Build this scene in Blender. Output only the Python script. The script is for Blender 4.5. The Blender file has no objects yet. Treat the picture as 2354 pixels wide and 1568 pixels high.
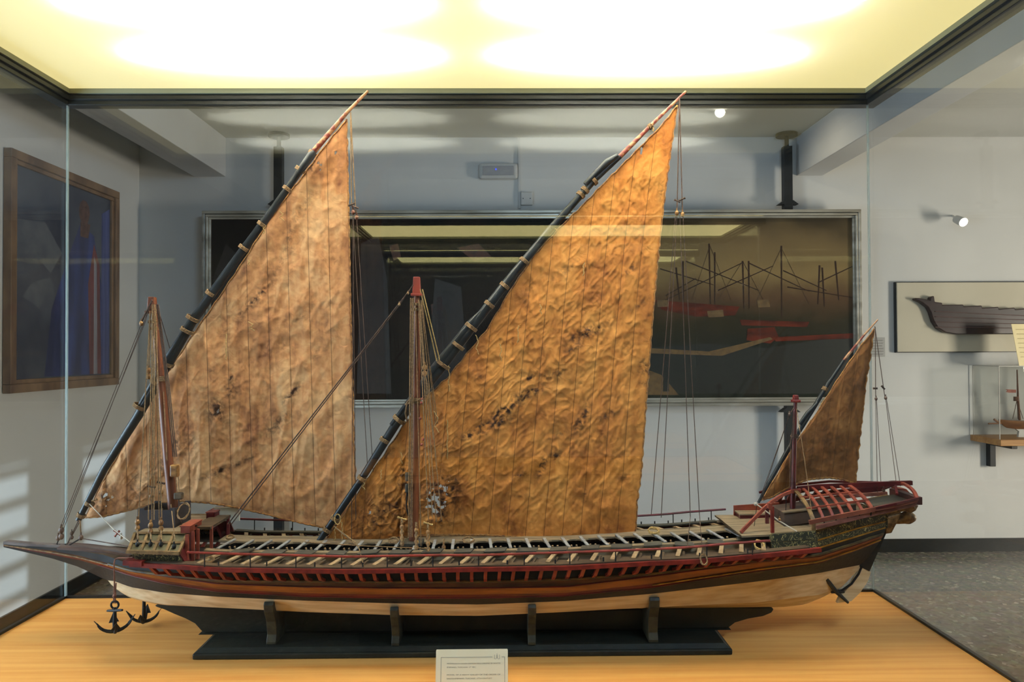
import bpy, math, random
import numpy as np
from mathutils import Vector, Matrix, noise
random.seed(7)
S = bpy.context.scene
COL = S.collection
# ------------------------------------------------------------------ camera
F, W, H = 1700.0, 2354.0, 1568.0
EYE = 1.55
YAW, PIT, ROL = 0.011558, 0.014497, -0.004533
fwd = Vector((math.sin(YAW)*math.cos(PIT), math.cos(YAW)*math.cos(PIT), math.sin(PIT)))
r0 = Vector((math.cos(YAW), -math.sin(YAW), 0)); u0 = r0.cross(fwd)
rgt = r0*math.cos(ROL) + u0*math.sin(ROL); upv = -r0*math.sin(ROL) + u0*math.cos(ROL)
CAMP = Vector((0, 0, EYE))
cam = bpy.data.cameras.new('camera'); camo = bpy.data.objects.new('camera', cam); COL.objects.link(camo)
cam.sensor_width = 36; cam.lens = F*36/W; cam.clip_start = 0.02; cam.clip_end = 60
M = Matrix((rgt, upv, -fwd)).transposed().to_4x4(); M.translation = CAMP
camo.matrix_world = M; S.camera = camo

def P(px, py, Y):
    """the place at distance Y seen at a point of the photograph"""
    d = fwd + rgt*((px-W/2)/F) + upv*((H/2-py)/F)
    return CAMP + d*(Y/d.y)
def PX(px, Y, py=1300): return P(px, py, Y).x
def ip(x, tab):
    if x <= tab[0][0]: return tab[0][1]
    for (a, b), (c, d) in zip(tab, tab[1:]):
        if x <= c: return b + (d-b)*(x-a)/(c-a)
    return tab[-1][1]

# ------------------------------------------------------------------ materials
MATS = {}
def srgb(c):
    return tuple(((v/255)/12.92 if v/255 <= .04045 else ((v/255+.055)/1.055)**2.4) for v in c) + (1,)
def nt(name):
    m = bpy.data.materials.new(name); m.use_nodes = True; t = m.node_tree; t.nodes.clear()
    o = t.nodes.new('ShaderNodeOutputMaterial'); return m, t, o
def mat(name, c1, c2=None, rough=.6, metal=0, scale=(30, 30, 30), detail=4, bump=0, bscale=None, coat=0, lo=.35, hi=.65, spec=.4):
    if name in MATS: return MATS[name]
    m, t, o = nt(name); b = t.nodes.new('ShaderNodeBsdfPrincipled'); L = t.links
    t.links.new(b.outputs[0], o.inputs[0])
    b.inputs['Roughness'].default_value = rough; b.inputs['Metallic'].default_value = metal
    b.inputs['Coat Weight'].default_value = coat; b.inputs['Specular IOR Level'].default_value = spec
    tc = t.nodes.new('ShaderNodeTexCoord'); mp = t.nodes.new('ShaderNodeMapping'); mp.inputs['Scale'].default_value = scale
    L.new(tc.outputs['Object'], mp.inputs[0])
    n = t.nodes.new('ShaderNodeTexNoise'); n.inputs['Scale'].default_value = 1; n.inputs['Detail'].default_value = detail
    L.new(mp.outputs[0], n.inputs['Vector'])
    r = t.nodes.new('ShaderNodeValToRGB'); L.new(n.outputs['Fac'], r.inputs[0])
    c2 = c2 or tuple(v*.8 for v in c1)
    r.color_ramp.elements[0].position = lo; r.color_ramp.elements[1].position = hi
    r.color_ramp.elements[0].color = srgb(c2); r.color_ramp.elements[1].color = srgb(c1)
    L.new(r.outputs[0], b.inputs['Base Color'])
    if bump:
        bp = t.nodes.new('ShaderNodeBump'); bp.inputs['Strength'].default_value = bump; bp.inputs['Distance'].default_value = .002
        n2 = n
        if bscale:
            n2 = t.nodes.new('ShaderNodeTexNoise'); n2.inputs['Scale'].default_value = bscale; n2.inputs['Detail'].default_value = 5
            L.new(tc.outputs['Object'], n2.inputs['Vector'])
        L.new(n2.outputs['Fac'], bp.inputs['Height']); L.new(bp.outputs[0], b.inputs['Normal'])
    MATS[name] = m; return m
def emis(name, c, s):
    if name in MATS: return MATS[name]
    m, t, o = nt(name); e = t.nodes.new('ShaderNodeEmission'); e.inputs[0].default_value = srgb(c); e.inputs[1].default_value = s
    t.links.new(e.outputs[0], o.inputs[0]); MATS[name] = m; return m

def glass_mat(name, tint=(.97, .985, .98), f0=.035, gl=1.0):
    m, t, o = nt(name); L = t.links
    g = t.nodes.new('ShaderNodeNewGeometry'); d = t.nodes.new('ShaderNodeVectorMath'); d.operation = 'DOT_PRODUCT'
    L.new(g.outputs['Normal'], d.inputs[0]); L.new(g.outputs['Incoming'], d.inputs[1])
    def mth(op, a, b=None):
        n = t.nodes.new('ShaderNodeMath'); n.operation = op; n.use_clamp = False
        for i, v in enumerate((a, b)):
            if v is None: continue
            if isinstance(v, (int, float)): n.inputs[i].default_value = v
            else: L.new(v, n.inputs[i])
        return n.outputs[0]
    a = mth('ABSOLUTE', d.outputs['Value']); k = mth('POWER', mth('SUBTRACT', 1.0, a), 5.0)
    f = mth('MULTIPLY', mth('ADD', mth('MULTIPLY', k, 1-f0), f0), gl)
    tr = t.nodes.new('ShaderNodeBsdfTransparent'); tr.inputs[0].default_value = (*tint, 1)
    gb = t.nodes.new('ShaderNodeBsdfGlossy'); gb.inputs['Roughness'].default_value = 0.0
    mx = t.nodes.new('ShaderNodeMixShader'); L.new(f, mx.inputs[0]); L.new(tr.outputs[0], mx.inputs[1]); L.new(gb.outputs[0], mx.inputs[2])
    L.new(mx.outputs[0], o.inputs[0]); return m

wall_m = mat('wall_paint', (222, 221, 218), (214, 213, 210), .85, scale=(1.5, 1.5, 1.5), bump=.12, bscale=60)
ceil_m = mat('ceiling_paint', (205, 205, 200), (198, 198, 194), .9, scale=(1.2, 1.2, 1.2))
beam_m = mat('beam_paint', (214, 214, 214), (204, 204, 204), .8, scale=(2, 2, 2))
black_m = mat('black_baseboard', (20, 25, 26), (12, 15, 16), .35)
post_m = mat('black_steel', (24, 30, 34), (16, 20, 24), .45)
frame_m = mat('case_frame_black', (30, 34, 34), (22, 25, 26), .35, scale=(4, 4, 4))
ledge_m = mat('case_ledge_grey', (150, 152, 130), (142, 144, 122), .6, scale=(5, 5, 5))
board_m = mat('beech_veneer', (244, 176, 94), (226, 148, 68), .42, scale=(2.2, 55, 20), detail=5, lo=.3, hi=.7, spec=.3)
plinth_m = mat('plinth_dark', (52, 46, 40), (44, 38, 33), .6)
stand_m = mat('stand_dark_green', (34, 36, 28), (24, 25, 20), .5, scale=(12, 30, 30), bump=.25, bscale=120, spec=.3)
cradle_m = mat('cradle_olive', (58, 54, 36), (36, 34, 24), .55, scale=(60, 60, 60), bump=.3, bscale=160)
hull_black = mat('hull_black', (38, 33, 28), (26, 23, 21), .42, scale=(8, 60, 60), bump=.3, bscale=140)
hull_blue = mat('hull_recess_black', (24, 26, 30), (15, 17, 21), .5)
hull_orange = mat('hull_orange_wood', (150, 84, 28), (104, 54, 20), .35, scale=(10, 80, 120), bump=.15, lo=.3, hi=.7)
hull_brown = mat('hull_dark_brown', (92, 54, 30), (48, 28, 20), .4, scale=(14, 90, 120), bump=.2)
hull_red = mat('hull_dark_red', (104, 26, 22), (66, 20, 18), .4, scale=(12, 60, 60))
hull_wood = mat('hull_bare_wood', (220, 196, 156), (182, 150, 108), .55, scale=(7, 90, 90), detail=6, bump=.3, lo=.3, hi=.7)
wale_m = mat('wale_olive', (104, 82, 42), (60, 44, 26), .5, scale=(40, 80, 80))
yellow_m = mat('yellow_line_paint', (176, 128, 38), (128, 86, 26), .45, scale=(40, 40, 40))
red_m = mat('red_paint', (140, 44, 32), (104, 32, 26), .42, scale=(50, 50, 50), bump=.15)
redo_m = mat('orange_red_paint', (150, 72, 52), (116, 50, 38), .45, scale=(40, 40, 40))
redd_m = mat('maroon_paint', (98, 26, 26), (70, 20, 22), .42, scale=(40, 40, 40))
mast_m = mat('mast_red_brown', (132, 74, 44), (90, 46, 28), .4, scale=(60, 60, 9), bump=.2)
spar_m = mat('spar_black', (38, 42, 44), (24, 27, 29), .4, scale=(30, 30, 30), bump=.15)
spar_red = mat('spar_red_spiral', (160, 116, 80), (112, 40, 28), .5, scale=(70, 70, 70), lo=.48, hi=.52)
rope_m = mat('hemp_rope', (150, 116, 76), (104, 76, 48), .8, scale=(300, 300, 300), bump=.5)
ropep_m = mat('pale_rope', (206, 168, 104), (160, 124, 70), .8, scale=(300, 300, 300), bump=.4)
roped_m = mat('dark_rope', (92, 66, 50), (60, 44, 36), .8, scale=(300, 300, 300))
block_m = mat('pulley_wood', (170, 122, 64), (112, 72, 38), .45, scale=(90, 90, 90), bump=.2)
deck_m = mat('deck_wood', (150, 128, 98), (112, 92, 68), .65, scale=(12, 90, 90), bump=.25)
deckd_m = mat('deck_dark_wood', (88, 68, 46), (60, 46, 32), .65, scale=(14, 90, 90), bump=.3)
plank_m = mat('grey_plank', (80, 74, 62), (58, 54, 46), .6, scale=(14, 80, 80), bump=.2)
rib_m = mat('pale_grey_rib', (172, 168, 164), (140, 134, 128), .55, scale=(60, 60, 60))
bench_m = mat('bench_wood', (176, 146, 110), (140, 112, 80), .6, scale=(60, 60, 60), bump=.2)
dark_m = mat('dark_wood_and_shade', (26, 22, 20), (16, 14, 14), .7)  # own dark tone of small fittings; painted shade on the gangway floor
lattice_m = mat('lattice_wood', (140, 108, 66), (100, 74, 44), .55, scale=(80, 80, 80), bump=.2)
olive_m = mat('olive_panel', (104, 96, 68), (84, 76, 54), .6, scale=(60, 60, 60))
iron_m = mat('black_iron', (34, 32, 32), (22, 20, 20), .6, spec=.2)
gold_m = mat('worn_gilt', (150, 112, 66), (92, 62, 36), .5, scale=(120, 120, 120), bump=.5)
silver_m = mat('silvered_frame', (206, 202, 190), (150, 144, 130), .32, metal=.5, scale=(3, 14, 14), bump=.2)
brownf_m = mat('walnut_frame', (150, 118, 88), (108, 80, 60), .4, scale=(10, 10, 4))
white_m = mat('white_plastic', (206, 206, 204), (200, 200, 198), .5)
panel_m = mat('cream_panel', (206, 198, 178), (198, 190, 170), .7, scale=(3, 3, 3))
shelf_m = mat('pine_shelf', (186, 138, 78), (156, 108, 56), .5, scale=(4, 40, 40))
paper_m = mat('label_card', (250, 238, 208), (247, 234, 203), .6, scale=(9, 9, 9))
ink_m = mat('grey_ink', (118, 106, 92), (110, 98, 84), .7)
housing_m = mat('housing_cream', (104, 94, 50), (100, 90, 46), .7)

def ornament_mat():
    m, t, o = nt('painted_scrollwork'); L = t.links; b = t.nodes.new('ShaderNodeBsdfPrincipled'); L.new(b.outputs[0], o.inputs[0])
    b.inputs['Roughness'].default_value = .45
    tc = t.nodes.new('ShaderNodeTexCoord'); n = t.nodes.new('ShaderNodeTexNoise'); n.inputs['Scale'].default_value = 48; n.inputs['Detail'].default_value = 1
    n.inputs['Distortion'].default_value = 3.2
    L.new(tc.outputs['Object'], n.inputs['Vector']); r = t.nodes.new('ShaderNodeValToRGB'); L.new(n.outputs['Fac'], r.inputs[0])
    e = r.color_ramp.elements; e[0].position = .44; e[0].color = srgb((48, 46, 34)); e[1].position = .60; e[1].color = srgb((50, 48, 36))
    q = e.new(.49); q.color = srgb((56, 54, 38)); q = e.new(.515); q.color = srgb((190, 172, 108)); q = e.new(.545); q.color = srgb((60, 56, 40))
    L.new(r.outputs[0], b.inputs['Base Color']); return m
orn_m = ornament_mat()

def terrazzo():
    m, t, o = nt('terrazzo'); L = t.links; b = t.nodes.new('ShaderNodeBsdfPrincipled'); L.new(b.outputs[0], o.inputs[0])
    b.inputs['Roughness'].default_value = .22
    tc = t.nodes.new('ShaderNodeTexCoord'); v = t.nodes.new('ShaderNodeTexVoronoi'); v.inputs['Scale'].default_value = 45
    L.new(tc.outputs['Object'], v.inputs['Vector'])
    r = t.nodes.new('ShaderNodeValToRGB'); L.new(v.outputs['Color'], r.inputs[0])
    e = r.color_ramp.elements; e[0].position = 0; e[0].color = srgb((92, 92, 84)); e[1].position = 1; e[1].color = srgb((206, 198, 180))
    for p, c in ((.35, (112, 108, 98)), (.6, (126, 122, 108)), (.8, (140, 132, 118)), (.9, (176, 168, 150))):
        q = e.new(p); q.color = srgb(c)
    n = t.nodes.new('ShaderNodeTexNoise'); n.inputs['Scale'].default_value = 14; n.inputs['Detail'].default_value = 6; L.new(tc.outputs['Object'], n.inputs['Vector'])
    mx = t.nodes.new('ShaderNodeMix'); mx.data_type = 'RGBA'; mx.blend_type = 'MULTIPLY'; mx.inputs[0].default_value = .5
    L.new(r.outputs[0], mx.inputs[6]); L.new(n.outputs['Color'], mx.inputs[7]); L.new(mx.outputs[2], b.inputs['Base Color']); return m
floor_m = terrazzo()

def sail_mat(name, base, dark, light, nseam):
    m, t, o = nt(name); L = t.links; b = t.nodes.new('ShaderNodeBsdfPrincipled')
    b.inputs['Roughness'].default_value = .75; b.inputs['Specular IOR Level'].default_value = .2
    uv = t.nodes.new('ShaderNodeUVMap'); tc = t.nodes.new('ShaderNodeTexCoord')
    sx = t.nodes.new('ShaderNodeSeparateXYZ'); L.new(uv.outputs[0], sx.inputs[0])
    def mth(op, a, b2=None, c=None, cl=False):
        n = t.nodes.new('ShaderNodeMath'); n.operation = op; n.use_clamp = cl
        for i, v in enumerate((a, b2, c)):
            if v is None: continue
            if isinstance(v, (int, float)): n.inputs[i].default_value = v
            else: L.new(v, n.inputs[i])
        return n.outputs[0]
    def noi(sc, det=4, dis=0, vec=None):
        n = t.nodes.new('ShaderNodeTexNoise'); n.inputs['Scale'].default_value = sc; n.inputs['Detail'].default_value = det
        n.inputs['Distortion'].default_value = dis; L.new(vec or tc.outputs['Object'], n.inputs['Vector']); return n.outputs['Fac']
    big = noi(7, 5, .6); fine = noi(60, 6, .5)
    mp = t.nodes.new('ShaderNodeMapping'); mp.inputs['Scale'].default_value = (14, 14, 2.5); mp.inputs['Rotation'].default_value = (0, .55, 0)
    L.new(tc.outputs['Object'], mp.inputs[0]); streak = noi(2, 6, .8, mp.outputs[0])
    f = mth('ADD', mth('MULTIPLY', big, .4), mth('ADD', mth('MULTIPLY', streak, .35), mth('MULTIPLY', fine, .25)))
    r = t.nodes.new('ShaderNodeValToRGB'); L.new(f, r.inputs[0]); e = r.color_ramp.elements
    e[0].position = .37; e[0].color = srgb(dark); e[1].position = .63; e[1].color = srgb(light); q = e.new(.5); q.color = srgb(base)
    # seams
    fr = mth('FRACT', mth('MULTIPLY', sx.outputs[0], nseam)); dseam = mth('ABSOLUTE', mth('SUBTRACT', fr, .5))
    seam = mth('GREATER_THAN', dseam, .485)
    at = t.nodes.new('ShaderNodeAttribute'); at.attribute_name = 'stain'
    blot = noi(85, 6, .5)
    st = mth('MULTIPLY', at.outputs['Fac'], mth('ADD', mth('MULTIPLY', mth('SUBTRACT', blot, .44), 4.5), .32), None, True)
    edge = mth('MAXIMUM', mth('MULTIPLY', seam, .7), st)
    m1 = t.nodes.new('ShaderNodeMix'); m1.data_type = 'RGBA'; L.new(edge, m1.inputs[0]); L.new(r.outputs[0], m1.inputs[6]); m1.inputs[7].default_value = srgb((74, 44, 28))
    L.new(m1.outputs[2], b.inputs['Base Color'])
    wv = t.nodes.new('ShaderNodeTexWave'); wv.inputs['Scale'].default_value = 400; wv.bands_direction = 'X'; L.new(tc.outputs['Object'], wv.inputs['Vector'])
    hgt = mth('ADD', mth('MULTIPLY', noi(38, 6, 1.2), 1.0), mth('ADD', mth('MULTIPLY', seam, -.35), mth('MULTIPLY', wv.outputs['Fac'], .04)))
    bp = t.nodes.new('ShaderNodeBump'); bp.inputs['Strength'].default_value = .55; bp.inputs['Distance'].default_value = .006
    L.new(hgt, bp.inputs['Height']); L.new(bp.outputs[0], b.inputs['Normal'])
    tl = t.nodes.new('ShaderNodeBsdfTranslucent'); L.new(m1.outputs[2], tl.inputs[0])
    mx = t.nodes.new('ShaderNodeMixShader'); mx.inputs[0].default_value = .12; L.new(b.outputs[0], mx.inputs[1]); L.new(tl.outputs[0], mx.inputs[2])
    L.new(mx.outputs[0], o.inputs[0]); return m

# ------------------------------------------------------------------ mesh builder
class MB:
    def __init__(s): s.v = []; s.f = []; s.m = []
    def add(s, vs, fs, mi=0):
        k = len(s.v); s.v += [tuple(v) for v in vs]
        for f in fs: s.f.append(tuple(i+k for i in f)); s.m.append(mi)
        return s
    def box(s, lo, hi, mi=0):
        x0, y0, z0 = lo; x1, y1, z1 = hi
        return s.add([(x0,y0,z0),(x1,y0,z0),(x1,y1,z0),(x0,y1,z0),(x0,y0,z1),(x1,y0,z1),(x1,y1,z1),(x0,y1,z1)],
                     [(0,3,2,1),(4,5,6,7),(0,1,5,4),(1,2,6,5),(2,3,7,6),(3,0,4,7)], mi)
    def hexa(s, a, b, mi=0):  # two quads, bottom and top
        return s.add(list(a)+list(b), [(0,3,2,1),(4,5,6,7),(0,1,5,4),(1,2,6,5),(2,3,7,6),(3,0,4,7)], mi)
    def prism(s, poly, off, mi=0):  # poly: list of Vector, off: Vector
        n = len(poly); off = Vector(off); a = [Vector(p) for p in poly]; b = [p+off for p in a]
        return s.add(a+b, [tuple(range(n))[::-1], tuple(range(n, 2*n))]+[(i, (i+1) % n, (i+1) % n+n, i+n) for i in range(n)], mi)
    def tube(s, pts, r, n=8, mi=0, cap=True, flat=1.0):
        pts = [Vector(p) for p in pts]
        if len(pts) < 2: return s
        rs = r if isinstance(r, (list, tuple)) else [r]*len(pts)
        ring = []; ref = Vector((0, 1, 0))
        for i, p in enumerate(pts):
            d = (pts[min(i+1, len(pts)-1)]-pts[max(i-1, 0)])
            d = d.normalized() if d.length > 1e-9 else Vector((0, 0, 1))
            if abs(d.dot(ref)) > .95: ref = Vector((1, 0, 0)) if abs(d.x) < .9 else Vector((0, 0, 1))
            a = d.cross(ref).normalized(); b = a.cross(d).normalized()
            ring.append([p+(a*math.cos(2*math.pi*j/n)+b*math.sin(2*math.pi*j/n)*flat)*rs[i] for j in range(n)])
        vs = [v for q in ring for v in q]; fs = []
        for i in range(len(pts)-1):
            for j in range(n):
                fs.append((i*n+j, i*n+(j+1) % n, (i+1)*n+(j+1) % n, (i+1)*n+j))
        if cap: fs.append(tuple(range(n))[::-1]); fs.append(tuple((len(pts)-1)*n+j for j in range(n)))
        return s.add(vs, fs, mi)
    def strip(s, pts, w, h, mi=0, wdir=(0, 1, 0)):  # rectangular bar swept along pts
        pts = [Vector(p) for p in pts]; wd = Vector(wdir); rings = []
        for i, p in enumerate(pts):
            d = (pts[min(i+1, len(pts)-1)]-pts[max(i-1, 0)]).normalized()
            a = (wd-d*wd.dot(d)).normalized(); b = d.cross(a).normalized()
            rings.append([p+a*w/2+b*h/2, p-a*w/2+b*h/2, p-a*w/2-b*h/2, p+a*w/2-b*h/2])
        vs = [v for q in rings for v in q]; fs = []
        for i in range(len(pts)-1):
            for j in range(4): fs.append((i*4+j, i*4+(j+1) % 4, (i+1)*4+(j+1) % 4, (i+1)*4+j))
        fs += [(3, 2, 1, 0), tuple((len(pts)-1)*4+j for j in range(4))]
        return s.add(vs, fs, mi)
    def ball(s, c, r, n=10, mi=0, rz=None):
        c = Vector(c); r = r if isinstance(r, (tuple, list)) else (r, r, r); m = n//2+1
        vs = [c+Vector((0, 0, r[2]))]
        for i in range(1, m):
            th = math.pi*i/m
            for j in range(n):
                ph = 2*math.pi*j/n; vs.append(c+Vector((r[0]*math.sin(th)*math.cos(ph), r[1]*math.sin(th)*math.sin(ph), r[2]*math.cos(th))))
        vs.append(c-Vector((0, 0, r[2]))); fs = []
        for j in range(n): fs.append((0, 1+j, 1+(j+1) % n))
        for i in range(m-2):
            for j in range(n): fs.append((1+i*n+j, 1+(i+1)*n+j, 1+(i+1)*n+(j+1) % n, 1+i*n+(j+1) % n))
        k = 1+(m-2)*n; L = len(vs)-1
        for j in range(n): fs.append((L, k+(j+1) % n, k+j))
        return s.add(vs, fs, mi)
    def grid(s, rows, mi=0):
        n = len(rows[0]); vs = [v for r in rows for v in r]; fs = []
        for i in range(len(rows)-1):
            for j in range(n-1): fs.append((i*n+j, i*n+j+1, (i+1)*n+j+1, (i+1)*n+j))
        return s.add(vs, fs, mi)
    def build(s, name, mats, parent=None, smooth=False, bevel=0, auto=True):
        me = bpy.data.meshes.new(name); me.from_pydata([tuple(v) for v in s.v], [], s.f)
        for m in (mats if isinstance(mats, (list, tuple)) else [mats]): me.materials.append(m)
        me.polygons.foreach_set('material_index', s.m)
        import bmesh
        bm = bmesh.new(); bm.from_mesh(me); bmesh.ops.recalc_face_normals(bm, faces=bm.faces); bm.to_mesh(me); bm.free()
        if smooth: me.polygons.foreach_set('use_smooth', [True]*len(me.polygons))
        o = bpy.data.objects.new(name, me); COL.objects.link(o)
        if smooth and auto:
            try:
                me.set_sharp_from_angle(angle=math.radians(40))
            except Exception: pass
        if bevel:
            b = o.modifiers.new('bevel', 'BEVEL'); b.width = bevel; b.segments = 2; b.limit_method = 'ANGLE'
        if parent is not None: par(o, parent)
        me.update(); return o
def par(o, parent):
    o.parent = parent; l = Vector(parent.get('_base', (0, 0, 0)))
    if l.length: o.matrix_parent_inverse = Matrix.Translation(-l)
def thing(name, loc, label, cat, group=None):
    o = bpy.data.objects.new(name, None); COL.objects.link(o); o.location = loc; o.empty_display_size = .05
    o['_base'] = tuple(loc); o['label'] = label; o['category'] = cat
    if group: o['group'] = group
    return o
def tag(o, label, cat, group=None):
    o['label'] = label; o['category'] = cat
    if group: o['group'] = group
    return o
def struct(o): o['kind'] = 'structure'; return o

# ------------------------------------------------------------------ room
XL, XR, YF, YB, ZB, ZT = -1.1746, .9988, 1.35, 2.0, .8959, 2.2201
RX0, RX1, RY0, RY1, RZ = -2.78, 6.2, -6.0, 5.67, 3.2
struct(MB().box((RX0-.1, RY0-.1, -.1), (RX1+.1, RY1+.1, 0)).build('floor', floor_m))
struct(MB().box((RX0-.1, RY0-.1, RZ), (RX1+.1, RY1+.1, RZ+.1)).build('ceiling', ceil_m))
struct(MB().box((RX0-.1, RY1, 0), (RX1+.1, RY1+.1, RZ)).build('wall_back', wall_m))
struct(MB().box((RX0-.1, RY0-.1, 0), (RX0, RY1, RZ)).build('wall_left', wall_m))
struct(MB().box((RX0-.1, RY0-.1, 0), (RX1+.1, RY0, RZ)).build('wall_front', wall_m))
# right wall with two high barred openings near the back
wz0, wz1 = 1.88, 2.78; OP = ((3.35, 4.36), (4.93, 5.5))
w = MB(); w.box((RX1, RY0, 0), (RX1+.1, RY1, wz0)); w.box((RX1, RY0, wz1), (RX1+.1, RY1, RZ))
w.box((RX1, RY0, wz0), (RX1+.1, OP[0][0], wz1)); w.box((RX1, OP[0][1], wz0), (RX1+.1, OP[1][0], wz1)); w.box((RX1, OP[1][1], wz0), (RX1+.1, RY1, wz1))
struct(w.build('wall_right', wall_m))
for i, (a_, b_) in enumerate(OP):
    w = MB()
    for k in range(5):
        z = wz0+.13+k*.18; w.box((RX1+.03, a_, z-.028), (RX1+.06, b_, z+.028))
    struct(w.build('sun_bars_%d' % (i+1), post_m))
for nm, lo, hi in (('baseboard_back', (RX0+.014, RY1-.014, 0), (RX1, RY1, .1)), ('baseboard_left', (RX0, RY0, 0), (RX0+.014, RY1, .1)), ):
    struct(MB().box(lo, hi).build(nm, black_m))
def beam(name, x0, x1):
    struct(MB().box((x0, RY0, 2.9), (x1, RY1, RZ)).build(name, beam_m, bevel=.004))
beam('trim_1', -2.36, -2.12); beam('trim_2', 2.27, 2.47)
def area(name, loc, rot, sx, sy, e, c):
    l = bpy.data.lights.new(name, 'AREA'); l.shape = 'RECTANGLE'; l.size = sx; l.size_y = sy; l.energy = e; l.color = c
    o = bpy.data.objects.new(name, l); COL.objects.link(o); o.location = loc; o.rotation_euler = rot; return o
area('left_blue_fill', (RX0+.3, 1.2, 1.3), (math.radians(70), 0, math.radians(-90)), 1.2, 1.4, 90, (.62, .80, 1))  # added bluish fill lamp; the left wall has no opening here
area('right_warm_fill', (RX1-.05, 3.0, 1.1), (math.radians(84), 0, math.radians(90)), .7, 1.5, 215, (1, .88, .74))  # added warm fill to brighten the back wall, no opening behind it
sk = area('overhead_blue_fill', (1.1, .2, RZ-.06), (0, 0, 0), 1.2, .8, 75, (.52, .74, 1)); sk.rotation_euler = (Vector((-2.78, 4.7, 1.2))-Vector((1.1, .2, RZ-.06))).to_track_quat('-Z', 'Y').to_euler()  # blue fill added under the closed ceiling to cool the left wall
sun = bpy.data.lights.new('low_sun', 'SUN'); sun.energy = 1.6; sun.angle = .006; sun.color = (.72, .86, 1)
so = bpy.data.objects.new('low_sun', sun); COL.objects.link(so); so.location = (9, 5, 3)
so.rotation_euler = Vector((-1, .0, -.205)).to_track_quat('-Z', 'Y').to_euler()
wd = bpy.data.worlds.new('world'); S.world = wd; wd.use_nodes = True
wd.node_tree.nodes['Background'].inputs[0].default_value = (.6, .75, 1, 1); wd.node_tree.nodes['Background'].inputs[1].default_value = .6

# ------------------------------------------------------------------ display cases
glass = glass_mat('case_glass')
edge_m, t_, o_ = nt('glass_edge'); 
_d = t_.nodes.new('ShaderNodeBsdfPrincipled'); _d.inputs['Base Color'].default_value = srgb((196, 212, 212)); _d.inputs['Roughness'].default_value = .15
_t = t_.nodes.new('ShaderNodeBsdfTransparent'); _x = t_.nodes.new('ShaderNodeMixShader'); _x.inputs[0].default_value = .45
t_.links.new(_t.outputs[0], _x.inputs[1]); t_.links.new(_d.outputs[0], _x.inputs[2]); t_.links.new(_x.outputs[0], o_.inputs[0])
def diffuser_mat(name, em, tr):
    m, t, o = nt(name); L = t.links
    a = t.nodes.new('ShaderNodeBsdfTranslucent'); a.inputs[0].default_value = (tr, tr, tr*.97, 1)
    d = t.nodes.new('ShaderNodeBsdfDiffuse'); d.inputs[0].default_value = srgb((235, 232, 205))
    mx = t.nodes.new('ShaderNodeMixShader'); mx.inputs[0].default_value = .3; L.new(a.outputs[0], mx.inputs[1]); L.new(d.outputs[0], mx.inputs[2])
    e = t.nodes.new('ShaderNodeEmission'); e.inputs[0].default_value = srgb((220, 203, 142)); e.inputs[1].default_value = em
    ad = t.nodes.new('ShaderNodeAddShader'); L.new(mx.outputs[0], ad.inputs[0]); L.new(e.outputs[0], ad.inputs[1]); L.new(ad.outputs[0], o.inputs[0])
    return m
diff_m = diffuser_mat('opal_diffuser', .62, .85)
diff2_m = diffuser_mat('opal_diffuser_other', 5.5, .85)
tube_m = emis('fluorescent_tube', (255, 252, 238), 3)
ZP = 2.262
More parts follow.
